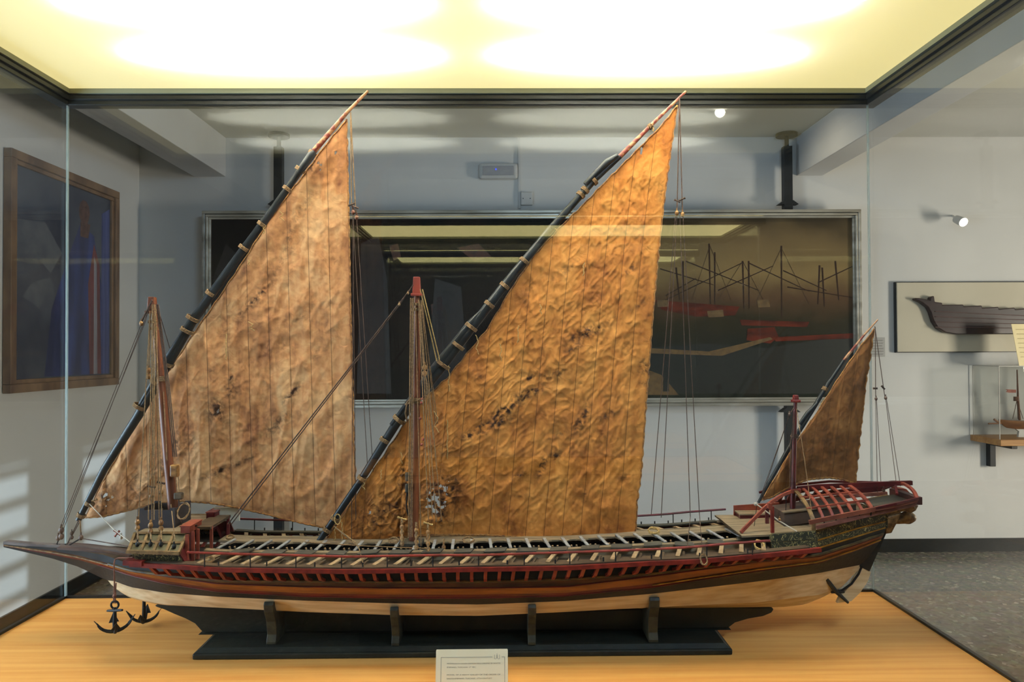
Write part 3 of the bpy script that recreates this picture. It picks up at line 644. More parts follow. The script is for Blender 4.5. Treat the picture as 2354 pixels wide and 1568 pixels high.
for sg in (0, 1):
    f = mirror if sg else (lambda p: p)
    MB().tube([f(p) for p in along(1, 250, 2028, 90, 0, .001)], .0032, 6).build('wale', wale_m, hull, smooth=True)
    MB().tube([f(p) for p in along(2, 260, 2020, 90, .001, .0005)], .0016, 6).build('moulding_strip', hull_red, hull, smooth=True)
    MB().tube([f(p) for p in along(3, 1500, 2024, 50, -.003, .001)], .0018, 6).build('yellow_strip', yellow_m, hull, smooth=True)
    MB().tube([f(p) for p in along(4, 225, 1900, 80, .001, .0006)], .0014, 6).build('moulding_strip', hull_red, hull, smooth=True)
# ------ reference heights along the ship
def zrail(x):
    px = 1160+x*F/1.545; py = ip(px, RAILPY); return P(px, py, 1.545).z
RAILPY = [(300,1294),(430,1301),(500,1306),(600,1307.5),(800,1310),(1000,1307),(1100,1305),(1300,1302),(1500,1291),(1600,1287),(1740,1275),(1886,1260)]
HW = [(300,.138),(420,.150),(600,.156),(1500,.157),(1780,.150),(1886,.142)]
def rail_pt(px, dy=0):
    y = YC-ip(px, HW); return P(px, ip(px, RAILPY)+dy, y)
X0, X1 = rail_pt(300).x, rail_pt(1886).x
zt_tab = [(rail_pt(p).x, rail_pt(p).z) for p in range(300, 1887, 20)]
def ZR(x): return ip(x, zt_tab)
def HWX(x): return ip(1160+x*F/1.55, HW)
# ------ deck
dk = MB(); rows = []
for i in range(NS+1):
    v = hull_pt(0, i/NS); rows.append([(v.x, v.y+.001, v.z-.001), (v.x, YC, v.z+.001), (v.x, 2*YC-v.y-.001, v.z-.001)])
dk.grid(rows); dk.build('deck', deckd_m, ship)
# prow beak top surface
both([Vector((v.x, YC-.0*i, v.z)) for i, v in enumerate(along(0, 10, 300, 20, .002))], None, 'beak_cap', mat('beak_grey_brown', (124, 110, 104), (90, 76, 72), .5, scale=(20, 60, 60)), ship, near_only=True, w=.018, h=.006)
MB().strip([Vector((P(x, 1, YC).x, YC, hull_pt(0, (x-8)/2029).z+.0035)) for x in (150, 200, 250, 310)], .045, .005).build('beak_deck', mat('beak_deck_brown', (112, 88, 78), (84, 62, 56), .55, scale=(14, 60, 60)), ship)
both(along(2, 12, 250, 20, .0, .001), .0018, 'gilt_line', gold_m, ship)
knee_m = mat('knee_red', (142, 50, 34), (116, 38, 28), .45, scale=(40, 40, 40))
# ------ outrigger: rail, lower shelf and knees
for sg in (0, 1):
    f = mirror if sg else (lambda p: p)
    pts = [f(rail_pt(p, 3.5)) for p in range(300, 1887, 26)]
    o = MB().strip(pts, .010, .0085).build('outrigger_rail', red_m if not sg else redd_m, ship)
    pts = [f(Vector((v.x, v.y+.012, v.z+.002))) for v in (rail_pt(p) for p in range(302, 1887, 26))]
    MB().strip(pts, .020, .003).build('outrigger_shelf', deckd_m, ship)
    n = 48
    for i in range(n):
        px = 353+(1846-353)*i/(n-1)
        if sg and i % 1: continue
        a = rail_pt(px, 9); k = 1; s = (px-EA[k])/(EB[k]-EA[k]); b = hull_pt(k, s); b = Vector((a.x, b.y-.004, b.z+.003))
        mid = Vector((a.x, a.y+(b.y-a.y)*.25, a.z+(b.z-a.z)*.55))
        lean = .006*max(-1, min(1, (1000-px)/500))
        pts = [a+Vector((-lean, 0, .002)), mid+Vector((0, 0, 0)), b+Vector((lean*.3, 0, 0))]
        MB().strip([f(p) for p in pts], .007, .006, wdir=(1, 0, 0)).build('outrigger_knee', knee_m, ship)
MB().strip([rail_pt(300, -3)+Vector((-.012, .004, -.001)), rail_pt(330, -1)+Vector((0, .004, 0))], .022, .010).build('rail_end_block', red_m, ship)
# handrail and stanchions
HRPY = [(430,1270),(500,1272.5),(600,1275),(806,1280),(1000,1276.5),(1100,1276.6),(1306,1270),(1500,1263),(1600,1257),(1672,1250),(1770,1243)]
def hr_pt(px): return P(px, ip(px, HRPY), YC-.154)
for sg in (0, 1):
    f = mirror if sg else (lambda p: p)
    MB().tube([f(hr_pt(p)) for p in range(430, 1771, 20)], [.0022]+[.0026]*200 if False else .0026, 8).build('handrail', red_m if not sg else redd_m, ship, smooth=True)
    for i in range(13):
        px = 470+i*105
        a = hr_pt(px); z = ZR(a.x)
        MB().tube([f(a), f(Vector((a.x, a.y+.001, z-.002)))], .0013, 6).build('stanchion', dark_m, ship)
    for i in range(34):
        if not sg and i % 3: continue
        px = 500+i*37; a = hr_pt(px); z = ZR(a.x)
        MB().tube([f(Vector((a.x, a.y+.006, z-.001))), f(Vector((a.x, a.y+.006, z+.012)))], .0016, 6).build('thole_pin', dark_m, ship)
# rowing benches and footrests
xa, xb = PX(462, 1.57), PX(1752, 1.57); nb = 27
for sg in (0, 1):
    f = mirror if sg else (lambda p: p)
    for i in range(nb):
        x = xa+(xb-xa)*i/(nb-1); z = ZR(x)+.0035; j = random.uniform(-.002, .002)
        a = Vector((x+j, YC-.140, z)); b = Vector((x+.021+j, YC-.077, z+.003))
        MB().strip([f(a), f(b)], .009, .0035, wdir=(1, 0, 0)).build('rowing_bench', bench_m, ship)
        a2 = a+Vector((.013, .004, -.006)); b2 = b+Vector((.004, -.014, -.006))
        MB().strip([f(a2), f(b2)], .005, .003, wdir=(1, 0, 0)).build('footrest', deckd_m, ship)
# inner well floor at the rowers' feet
b = MB(); rows = []
for i in range(61):
    x = X0+(X1-X0)*i/60*.93+.02; z = ZR(x)-.006; rows.append([(x, YC-.142, z), (x, YC-.06, z)])
b.grid(rows); rows = [[(p[0], 2*YC-p[1], p[2]) for p in r] for r in rows]; b.grid(rows); b.build('rowing_deck', deckd_m, ship)
# central gangway with open hatches
gx0, gx1 = PX(505, 1.64), PX(1700, 1.64); nh = 27; step = (gx1-gx0)/nh
def zg(x): return ZR(x)+.0125
g = MB()
def lng(y0, y1, dz0, dz1, x0=gx0-.03, x1=gx1+.03, n=50):
    for i in range(n):
        a = x0+(x1-x0)*i/n; c = x0+(x1-x0)*(i+1)/n; za, zc_ = zg(a), zg(c)
        g.hexa([(a, y0, za+dz0), (c, y0, zc_+dz0), (c, y1, zc_+dz0), (a, y1, za+dz0)], [(a, y0, za+dz1), (c, y0, zc_+dz1), (c, y1, zc_+dz1), (a, y1, za+dz1)])
lng(YC-.072, YC-.064, -.020, -.0005); lng(YC+.060, YC+.066, -.020, .0)
g.build('gangway_side', deck_m, ship)
g = MB(); lng(YC+.012, YC+.058, -.004, 0); lng(YC-.064, YC-.057, -.004, 0)
for i in range(nh+1):  # rounded corners of the hatch openings
    x = gx0+step*i; z = zg(x)
    for s in (-1, 1):
        g.prism([(x, YC+.012, z-.0005), (x+s*.013, YC+.012, z-.0005), (x+s*.006, YC+.004, z-.0005), (x+s*.003, YC-.008, z-.0005), (x, YC-.008, z-.0005)], (0, 0, -.003))
g.build('gangway_top', deck_m, ship)
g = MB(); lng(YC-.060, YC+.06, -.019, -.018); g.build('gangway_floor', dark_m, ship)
for i in range(nh+1):
    x = gx0+step*i; z = zg(x); sk = .007*max(-1, min(1, (x-(-.2))/.5))
    MB().strip([(x+sk, YC-.058, z+.001), (x-sk, YC+.016, z+.003)], .0065, .0025, wdir=(1, 0, 0)).build('hatch_rib', rib_m, ship)
    if i < nh:
        for q in (.35, .62):
            MB().tube([(x+step*q, YC-.030, z-.017), (x+step*q-.003, YC-.034, z-.001)], .0022, 6).build('oar_loom', bench_m, ship)
for i in range(17):
    x = PX(558, 1.63)+i*.0705*.98; z = zg(x); L_ = random.uniform(.036, .046); t_ = random.uniform(-.003, .003)
    MB().hexa([(x-L_/2-.003, YC-.088, z-.001), (x+L_/2-.003, YC-.088, z-.001+t_), (x+L_/2+.003, YC-.062, z+.0005+t_), (x-L_/2+.003, YC-.062, z+.0005)],
              [(x-L_/2-.003, YC-.088, z+.0015), (x+L_/2-.003, YC-.088, z+.0015+t_), (x+L_/2+.003, YC-.062, z+.003+t_), (x-L_/2+.003, YC-.062, z+.003)]).build('gangway_plank', plank_m, ship)
# grey side plank beyond the gangway
for f in (lambda p: p, mirror):
    pts = [f(Vector((x, YC-.12, ZR(x)+.009))) for x in np.linspace(gx0-.03, gx1, 40)]
    if f is mirror: MB().strip(pts, .016, .003).build('side_plank', plank_m, ship)
# ------ bow fighting platform (mirrored port and starboard)
def q(px, py, off): return P(px, py, YC-off)
for sg in (0, 1):
    f = mirror if sg else (lambda p: p)
    A, B, C, D = q(312, 1226, .085), q(432, 1226, .085), q(412, 1271, .140), q(297, 1267, .140)
    F_ = [f(p) for p in (A, B, C, D)]
    m = MB(); m.prism(F_, f(A+Vector((0, .004, -.002)))-f(A)); m.build('platform_panel', olive_m, ship)
    m = MB(); up = Vector((0, -.003, .001))
    def bar(a, b, w=.005): m.strip([f(a+up), f(b+up)], w, .005, wdir=(0, 1, -.6) if abs(a.x-b.x) > .05 else (1, 0, 0))
    for v in (0, .5, 1): bar(A.lerp(D, v), B.lerp(C, v), .0055)
    for u in (0, .25, .5, .75, 1): bar(A.lerp(B, u), D.lerp(C, u), .0055)
    m.build('platform_lattice', lattice_m, ship)
    G, Hh = q(430, 1299, .128), q(318, 1296, .128)
    m = MB(); m.prism([f(p) for p in (D, C, G, Hh)], f(D+Vector((0, .006, 0)))-f(D)); m.build('painted_bow_panel', orn_m, ship)
    m = MB(); m.strip([f(D+Vector((-.004, -.003, 0))), f(C+Vector((.002, -.003, 0)))], .007, .007); m.build('panel_moulding', lattice_m, ship)
    E_ = q(306, 1240, .10)
    m = MB(); m.prism([f(A), f(D), f(Hh), f(Hh+Vector((0, .06, 0))), f(A+Vector((0, .03, 0)))], (.003, 0, 0)); m.build('platform_end', redd_m, ship)
    m = MB(); m.prism([f(B), f(C), f(G), f(G+Vector((-.004, .05, 0))), f(B+Vector((0, .03, 0)))], (-.003, 0, 0)); m.build('platform_end', redd_m, ship)
    # red posts
    for px, top, bot, off in ((430, 1229, 1286, .115), (444, 1222, 1284, .100), (455, 1216, 1279, .085), (486, 1210, 1262, .050)):
        a = q(px, top, off); z = ZR(a.x)-.004
        MB().box((a.x-.0028, min(f(a).y, f(a).y)-.003, z), (a.x+.0028, f(a).y+.003, a.z)).build('platform_post', redo_m if not sg else redd_m, ship)
    # lidded red chest
    a = q(414, 1210, .100); b_ = q(437, 1210, .100); z1 = a.z; z0 = q(414, 1226, .1).z
    ch = MB()
    lo = [(a.x+.001, YC-.100, z0), (b_.x-.001, YC-.100, z0), (b_.x-.001, YC-.037, z0), (a.x+.001, YC-.037, z0)]; hi = [(x, y, z1-.002) for x, y, z in lo]
    if sg: lo = [(x, 2*YC-y, z) for x, y, z in lo]; hi = [(x, 2*YC-y, z) for x, y, z in hi]
    chest = ch.hexa(lo, hi).build('red_chest', redo_m if not sg else redd_m, ship)
    lo = [(x+(-.002 if k in (0, 3) else .002), y, z1-.002) for k, (x, y, z) in enumerate(lo)]; hi = [(x, y, z1+.0005) for x, y, z in lo]
    MB().hexa(lo, hi).build('lid', redo_m if not sg else mat('dusty_maroon', (122, 66, 60), (96, 48, 44), .6), chest)
    MB().tube([(b_.x-.0006, (f(Vector((0, YC-.07, 0)))).y-.002, z1-.006), (b_.x+.0006, (f(Vector((0, YC-.07, 0)))).y+.002, z1-.006)], .002, 6).build('latch', iron_m, chest)
za = q(312, 1225, .085).z; xa_, xb_ = q(312, 1226, .085).x, q(480, 1220, .04).x
MB().box((xa_, YC-.086, za-.004), (q(432, 1226, .085).x, YC+.086, za)).build('platform_deck', deck_m, ship)
MB().box((q(440, 1220, .06).x, YC-.06, za+.0), (xb_+.012, YC+.06, za+.006)).build('platform_step', deckd_m, ship)
MB().box((q(440, 1220, .06).x, YC+.066, za-.01), (xb_+.03, YC+.071, za+.022)).build('far_breastwork', panel_m, ship)
# crenellated dark bulwark round the foremast
a = q(316, 1225, .042); b_ = q(402, 1225, .042); zt = q(316, 1172, .042).z; w_ = (b_.x-a.x)
m = MB()
prof = [(0, 0), (1, 0), (1, 1.06), (.86, 1.06), (.86, .97), (.66, .97), (.66, 1.03), (.60, 1.03), (.60, .97), (.42, .97), (.42, 1.03), (.36, 1.03), (.36, .97), (.18, .97), (.18, 1.06), (0, 1.06)]
m.prism([Vector((a.x+w_*u, YC-.042, a.z+(zt-a.z)*v)) for u, v in prof], (0, .006, 0)); m.prism([Vector((a.x+w_*u, YC+.036, a.z+(zt-a.z)*v)) for u, v in prof], (0, .006, 0))
m.box((a.x, YC-.036, a.z), (a.x+.005, YC+.036, zt)); m.box((b_.x-.005, YC-.036, a.z), (b_.x, YC+.036, zt))
m.build('crenellated_bulwark', mat('bulwark_dark', (58, 50, 50), (44, 36, 38), .55, scale=(20, 20, 20)), ship)
# dark frames and shutters behind the platform (far side lower panel)
m = MB(); m.prism([q(489, 1180, -.07), q(520, 1180, -.07), q(538, 1222, -.10), q(492, 1222, -.07)], (0, .004, 0)); m.build('far_side_screen', redd_m, ship)
# ------ poop
PT = [(1770,1228),(1876,1220),(1971,1192),(2037,1181)]
def poop(px, k, v, out=0):
    """bulwark above strake 0"""
    hb = ip(px, HB0)+(.004*v); y = YC-hb-out; py = ip(px, ROW[0])*(1-v)+ip(px, PT)*v
    return P(px, py, y)
def pband(v0, v1, name, m_, a=1772, b=2036, out=0, par_=None):
    bb = MB()
    for sg in (0, 1):
        f = mirror if sg else (lambda p: p)
        rows = [];
        for i in range(25):
            px = a+(b-a)*i/24; rows.append([f(poop(px, 0, v0, out)), f(poop(px, 0, v1, out)), f(poop(px, 0, v1, out-.004)), f(poop(px, 0, v0, out-.004)), f(poop(px, 0, v0, out))])
        bb.grid(rows)
    return bb.build(name, m_, par_ or ship, smooth=False)
pb = pband(-.02, 1, 'poop_bulwark', mat('bulwark_brown', (96, 62, 40), (64, 42, 30), .45, scale=(20, 60, 60)))
pband(.52, .93, 'painted_band', orn_m, out=.0015, par_=pb); pband(.10, .40, 'painted_band', orn_m, out=.0015, par_=pb)
pband(.42, .50, 'yellow_strip', yellow_m, out=.003, par_=pb); pband(.0, .08, 'yellow_strip', yellow_m, out=.003, par_=pb); pband(.94, 1.02, 'yellow_strip', wale_m, out=.003, par_=pb)
for (x0_, x1_, ya_, yb_, yc_, yd_) in ((1770, 1876, 1229, 1221, 1246, 1240), (1774, 1880, 1247, 1241, 1270, 1262)):
    for sg in (0, 1):
        f = mirror if sg else (lambda p: p)
        m = MB(); m.prism([f(q(x0_, ya_, .116)), f(q(x1_, yb_, .104)), f(q(x1_, yd_, .106)), f(q(x0_, yc_, .118))], f(Vector((0, .004, 0)))-f(Vector((0, 0, 0)))); m.build('scrollwork_panel', orn_m, ship)
# poop deck
m = MB(); rows = []
for px in (1705, 1730, 1770, 1820, 1876, 1930, 1971, 2005, 2037):
    v = P(px, ip(px, [(1700, 1232), (1770, 1229), (1876, 1221), (1971, 1193), (2037, 1182)]), YC-ip(px, HB0)); rows.append([(v.x, v.y, v.z), (v.x, 2*YC-v.y, v.z), (v.x, 2*YC-v.y, v.z-.004), (v.x, v.y, v.z-.004), (v.x, v.y, v.z)])
m.grid(rows); m.build('poop_deck', deck_m, ship)
PD = [((r[0][0]), r[0][2]) for r in rows]
def ZD(x): return ip(x, PD)
# transom and sternpost
a = hull_pt(0, 1); t1 = poop(2037, 0, 1)
m = MB(); m.prism([a, t1, mirror(t1), mirror(a)], (.004, 0, 0)); m.build('transom', orn_m, ship)
# sternpost + rudder on the centre line
c = lambda px, py: P(px, py, YC)
m = MB(); m.prism([c(2016, 1222) - Vector((0, .006, 0)), c(2039, 1214)-Vector((0, .006, 0)), c(1996, 1312)-Vector((0, .006, 0)), c(1972, 1300)-Vector((0, .006, 0))], (0, .012, 0)); m.build('sternpost', hull_black, ship)
m = MB(); pr_ = [(1975, 1299), (1994, 1305), (2000, 1315), (1993, 1335), (1975, 1362), (1955, 1381), (1938, 1383), (1922, 1385), (1928, 1372), (1938, 1362), (1955, 1340), (1968, 1318)]
m.prism([c(*p)-Vector((0, .005, 0)) for p in pr_], (0, .010, 0)); rud = m.build('rudder', hull_wood, ship, bevel=.001)
m = MB(); m.strip([c(1978, 1299)-Vector((0, .007, 0)), c(1970, 1318)-Vector((0, .007, 0)), c(1954, 1340)-Vector((0, .007, 0)), c(1925, 1360)-Vector((0, .007, 0))], .004, .0035); m.build('rudder_strap', iron_m, rud)
m = MB(); m.tube([c(1890, 1324)-Vector((0, .022, 0)), c(1915, 1355)-Vector((0, .014, 0)), c(1945, 1382)-Vector((0, .010, 0))], [.0045, .005, .003], 8); m.tube([c(1905, 1357)-Vector((0, .014, 0)), c(1935, 1357)-Vector((0, .012, 0))], .003, 6); m.build('rudder_brace', hull_black, rud, smooth=True)
# tiller head and rudder post under the stern
m = MB(); m.prism([c(2034, 1186)-Vector((0, .012, 0)), c(2068, 1176)-Vector((0, .012, 0)), c(2056, 1200)-Vector((0, .012, 0)), c(2044, 1223)-Vector((0, .012, 0)), c(2030, 1225)-Vector((0, .012, 0))], (0, .024, 0)); m.build('rudder_head', gold_m, ship, bevel=.002)
# stern gallery beams
for sg in (0, 1):
    f = mirror if sg else (lambda p: p)
    m = MB(); m.strip([f(q(1876, 1212, .104)), f(q(1985, 1186, .095)), f(q(2060, 1168, .075)), f(q(2104, 1158, .060))], .008, .008); m.build('gallery_beam', mat('gallery_rose', (140, 86, 72), (104, 60, 50), .5, scale=(30, 60, 60)), ship)
    m = MB(); m.prism([f(q(2010, 1186, .07)), f(q(2100, 1160, .06)), f(q(2112, 1162, .05)), f(q(2106, 1174, .05)), f(q(2094, 1181, .05)), f(q(2082, 1175, .055)), f(q(2062, 1180, .06))], f(Vector((0, .008, 0)))-f(Vector((0, 0, 0)))); m.build('carved_bracket', gold_m, ship, bevel=.0015)
    m = MB(); m.strip([f(q(2000, 1171, .10)), f(q(2060, 1158, .09)), f(q(2110, 1146, .07))], .005, .005); m.build('gallery_rail', redd_m, ship)
    m = MB(); m.strip([f(q(2012, 1176, .095)), f(q(2060, 1166, .085)), f(q(2108, 1154, .068))], .003, .003); m.build('gallery_rail', redd_m, ship)
m = MB(); v = [q(2010, 1168, .035), q(2100, 1153, .035)]
m.prism([v[0], v[1], mirror(v[1]), mirror(v[0])], (0, 0, .004)); m.build('stern_platform', plank_m, ship)
a, b_ = q(2103, 1143, .055), q(2121, 1163, .055); m = MB(); m.box((a.x, YC-.055, b_.z+.002), (b_.x, YC+.055, a.z)); m.build('stern_beam', mat('stern_beam_dark', (84, 48, 42), (56, 34, 32), .5), ship, bevel=.001)
m = MB(); m.prism([c(2080, 1128)-Vector((0, -.03, 0)), c(2100, 1130)+Vector((0, .03, 0)), c(2117, 1148)+Vector((0, .03, 0)), c(2080, 1142)+Vector((0, .03, 0))], (0, .03, 0)); m.build('stern_seat_back', redo_m, ship)
# figurehead: crouching carved animal under the stern
m = MB(); m.tube([c(2050, 1201), c(2066, 1199), c(2080, 1192), c(2090, 1184)], [.004, .006, .014, .013], 10)
m.ball(c(2092, 1190), (.014, .012, .012)); m.ball(c(2086, 1196), (.014, .011, .009)); m.tube([c(2078, 1183), c(2082, 1176), c(2086, 1182)], .003, 6); m.build('carved_figure', gold_m, ship, smooth=True)
m = MB(); m.tube([c(2088, 1172), c(2090, 1180)], .003, 6); m.build('figure_hanger', rib_m, ship)
# carriage (arched tent frame)
RX = PX(1835, YC, 1120); zr0 = c(1835, 1121).z
ridge = [c(1833, 1124), c(1880, 1119), c(1975, 1114.5), c(2096, 1110)]
MB().strip(ridge, .008, .010).build('carriage_ridge', redd_m, ship)
bx0 = q(1862, 1199, .10).x
def base_z(x): return ip(x, [(q(1862, 1199, .10).x, q(1862, 1199, .10).z), (q(2003, 1171, .10).x, q(2003, 1171, .10).z), (q(2107, 1149, .08).x, q(2107, 1149, .08).z)])
def ridge_z(x): return ip(x, [(p.x, p.z) for p in ridge])
xr0, xr1 = q(1866, 1199, .10).x, q(2001, 1171, .10).x
for sg in (0, 1):
    f = mirror if sg else (lambda p: p)
    MB().strip([f(q(1860, 1201, .10)), f(q(2003, 1172, .10)), f(q(2107, 1150, .07))], .006, .009).build('carriage_base_rail', mat('base_rail_red', (138, 76, 54), (104, 52, 40), .5) if not sg else redd_m, ship)
    def arc(x, t, r=.10):
        k_ = t/(math.pi/2); yy_ = .55*math.sin(t)+.45*k_; zz_ = .55*max(0, math.cos(t))+.45*(1-k_)
        return f(Vector((x+.004*k_, YC-r*yy_, base_z(x)+(ridge_z(x)-base_z(x))*zz_)))
    for i in range(7):
        x = xr0+(xr1-xr0)*i/6; end = i in (0, 6)
        pts = [arc(x, math.pi/2*k/10) for k in range(11)]
        if i == 0 and not sg: pts.append(pts[-1]+Vector((0, 0, -.022)))
        MB().strip(pts, .008 if end else .006, .004, wdir=(1, 0, 0)).build('carriage_rib', (lattice_m if i == 0 else redo_m) if not sg else redd_m, ship)
    for t in (.52, 1.02):
        MB().strip([arc(xr0-.004+(xr1-xr0+.008)*k/8, t, .102) for k in range(9)], .0045, .0045).build('carriage_purlin', redo_m if not sg else redd_m, ship)
    # rear arch
    xe, xf = c(2072, 1110).x, q(2107, 1150, .07).x; pts = []
    for k in range(9):
        t = math.pi/2*k/8; pts.append(f(Vector((xe+(xf-xe)*(1-math.cos(t)), YC-.07*math.sin(t), c(2072, 1110).z*(math.cos(t))+q(2107, 1150, .07).z*(1-math.cos(t)) if t < 1.57 else q(2107, 1150, .07).z))))
    MB().strip(pts, .007, .005, wdir=(1, 0, 0)).build('rear_arch', redo_m if not sg else redd_m, ship)
    MB().strip([f(c(2058, 1114)), f(c(2046, 1130)+Vector((0, -.03, 0)))], .005, .004, wdir=(1, 0, 0)).build('ridge_brace', redd_m, ship)
    # small stanchions carrying the base rail
    for k in range(6):
        x = xr0+(xr1-xr0)*(k+.1)/5; p = Vector((x, YC-.10, base_z(x)))
        MB().tube([f(p), f(p+Vector((0, .004, -.014)))], .0016, 6).build('rail_stanchion', dark_m, ship)
    # upper side rail (visible on the far side)
    MB().strip([f(q(1828, 1178, .112)), f(q(1900, 1160, .112)), f(q(2000, 1144, .10)), f(q(2094, 1135, .07))], .005, .005).build('side_rail', redd_m, ship) if sg else None
# cabin box under the carriage
a, b_ = q(1803, 1180, .035), q(1968, 1160, .035)
m = MB(); m.hexa([(a.x, YC-.035, ZD(a.x)), (b_.x, YC-.035, ZD(b_.x)), (b_.x, YC+.05, ZD(b_.x)), (a.x, YC+.05, ZD(a.x))], [(a.x, YC-.035, a.z), (b_.x, YC-.035, b_.z), (b_.x, YC+.05, b_.z), (a.x, YC+.05, a.z)])
cab = m.build('cabin_box', mat('cabin_brown', (92, 72, 60), (66, 50, 42), .6, scale=(14, 60, 60)), ship)
MB().strip([(a.x-.004, YC-.033, a.z+.002), (b_.x, YC-.033, b_.z+.002)], .012, .003).build('cabin_sill', deck_m, cab)
# red bench locker on the far side of the poop
a, b_ = P(1688, 1203, 1.79), P(1792, 1196, 1.79); zt = P(1688, 1163, 1.79).z; zt2 = P(1792, 1156, 1.79).z
m = MB(); m.hexa([(a.x, 1.79, a.z-.02), (b_.x, 1.79, a.z-.02), (b_.x, 1.796, a.z-.02), (a.x, 1.796, a.z-.02)], [(a.x, 1.79, zt), (b_.x, 1.79, zt2), (b_.x, 1.796, zt2), (a.x, 1.796, zt)])
lk = m.build('locker_back', redo_m, ship)
m = MB(); m.box((a.x+.003, 1.755, a.z-.02), (b_.x, 1.789, P(1740, 1183, 1.76).z)); m.build('locker_seat', redd_m, lk)
m = MB(); m.box((a.x+.001, 1.752, P(1740, 1183, 1.76).z+.0005), (b_.x+.004, 1.789, P(1740, 1180, 1.76).z+.001)); m.build('seat_board', deck_m, lk)
# red posts and curved davit
for px, top, off, w_ in ((1763, 1163, .0, .0036), (1775, 1164, .082, .0036)):
    a = q(px, top, off); MB().box((a.x-w_, a.y-w_, ZD(a.x)-.008), (a.x+w_, a.y+w_, a.z)).build('bitt_post', redd_m if off < .01 else red_m, ship, bevel=.0008)
a = q(1771, 1162, .082); MB().hexa([(a.x-.006, a.y-.005, a.z-.006), (a.x+.004, a.y-.005, a.z-.012), (a.x+.004, a.y+.005, a.z-.012), (a.x-.006, a.y+.005, a.z-.006)], [(a.x-.006, a.y-.005, a.z+.006), (a.x+.002, a.y-.005, a.z+.005), (a.x+.002, a.y+.005, a.z+.005), (a.x-.006, a.y+.005, a.z+.006)]).build('bitt_head', redo_m, ship)
MB().strip([q(x, y, o_) for x, y, o_ in ((1703, 1224, .085), (1730, 1196, .075), (1754, 1171, .06), (1772, 1155, .05), (1795, 1140, .035), (1817, 1130, .02))], .0065, .0062).build('curved_davit', redo_m, ship)
MB().strip([c(1814, 1128)+Vector((0, -.01, 0)), c(1836, 1126)+Vector((0, -.01, 0))], .008, .008).build('mast_collar', redo_m, ship)
# rope coils
def coil(name, ctr, r, turns=5, parent=ship, m_=ropep_m, tilt=.35, rr=.0014):
    p = []
    for k in range(turns*14):
        a = k/14*2*math.pi; q_ = r*(1+.08*math.sin(k*1.7)); p.append(Vector(ctr)+Vector((q_*math.cos(a), q_*math.sin(a)*.8, q_*math.sin(a)*tilt+k*.00006)))
    return MB().tube(p, rr, 6).build(name, m_, parent, smooth=True)
coil('rope_coil', q(1503, 1222, .03), .012); coil('rope_coil', q(1746, 1256, .115), .010, tilt=.8); coil('rope_coil', q(1077, 1243, .03), .012, 4, m_=rope_m)
coil('rope_coil', q(481, 1289, .12), .010, 4, m_=rope_m); coil('rope_coil', q(224, 1267, .005), .011, 3, tilt=.05); coil('rope_coil', q(905, 1244, .02), .011, 4, m_=rope_m)
coil('rope_coil', q(422, 1177, .035), .013, 4, tilt=1.2, m_=rope_m, rr=.0009); coil('rope_coil', q(529, 1236, .03), .008, 3, m_=rope_m); coil('rope_coil', q(1735, 1212, -.02), .010, 3, m_=roped_m)
coil('rope_coil', q(1618, 1288, .160), .007, 3, tilt=1.4, m_=rope_m)

# ------ masts
def mast(name, pts, radii, m_, ys=0):
    o = MB(); P_ = [P(x, y, YC+ys) for x, y in pts]; o.tube(P_, radii, 14); return o.build(name, m_, ship, smooth=True), P_
fm, fp = mast('foremast', [(401, 1222), (398, 1165), (387, 1060), (375, 930), (362, 800), (352, 710)], [.0115, .0112, .0108, .010, .0085, .007], mast_m)
mm_, mp_ = mast('mainmast', [(950, 1268), (953, 1150), (956, 1000), (957, 850), (958, 700), (958, 660)], [.0105, .0105, .010, .0095, .0075, .006], mast_m)
zm, zp_ = mast('mizzenmast', [(1821, 1222), (1823, 1130), (1826, 1020), (1828, 940), (1829, 915)], [.0062, .006, .0052, .0042, .004], redd_m)
def masthead(par_, top, w, h, m_=mast_m):
    c_ = P(*top, YC); bo = Vector((c_.x, c_.y, c_.z-h))
    m = MB(); m.hexa([(bo.x-w*1.1, bo.y-w, bo.z), (bo.x+w*1.1, bo.y-w, bo.z), (bo.x+w*1.1, bo.y+w, bo.z), (bo.x-w*1.1, bo.y+w, bo.z)], [(c_.x-w*.85, c_.y-w*.85, c_.z), (c_.x+w*.85, c_.y-w*.85, c_.z), (c_.x+w*.85, c_.y+w*.85, c_.z), (c_.x-w*.85, c_.y+w*.85, c_.z)])
    m.build('masthead_block', m_, par_, bevel=.0015)
    m = MB(); m.box((bo.x-w*1.5, bo.y-w*1.4, bo.z-.004), (bo.x+w*1.5, bo.y+w*1.4, bo.z+.002)); m.build('masthead_collar', m_, par_, bevel=.001)
masthead(fm, (350, 683), .0085, .034); masthead(mm_, (958, 637), .0085, .040, mat('masthead_red', (150, 62, 44), (120, 46, 36), .45)); masthead(zm, (1829, 908), .0058, .013, red_m)
def lash(par_, px, py, Y, d, r, w=.008, m_=rope_m, name='rope_lashing'):
    c_ = P(px, py, Y); d = Vector(d).normalized(); m = MB(); n = max(2, int(w/.0022))
    for k in range(n):
        cc = c_+d*((k-(n-1)/2)*.0022); a = d.cross(Vector((0, 1, 0))).normalized(); b = a.cross(d)
        m.tube([cc+(a*math.cos(t*math.pi/6)+b*math.sin(t*math.pi/6))*r for t in range(13)], .0012, 5, cap=False)
    return m.build(name, m_, par_, smooth=True)
for y in (1275,): pass
for px, py in ((352, 740), (354, 755), (376, 868), (376, 873)): lash(fm, px, py, YC, (0, 0, 1), .0105, .008)
for px, py in ((957, 700), (957, 712), (956, 918), (956, 924)): lash(mm_, px, py, YC, (0, 0, 1), .0115, .008)
for px, py in ((1827, 1000), (1827, 1005)): lash(zm, px, py, YC, (0, 0, 1), .0065, .006, roped_m)
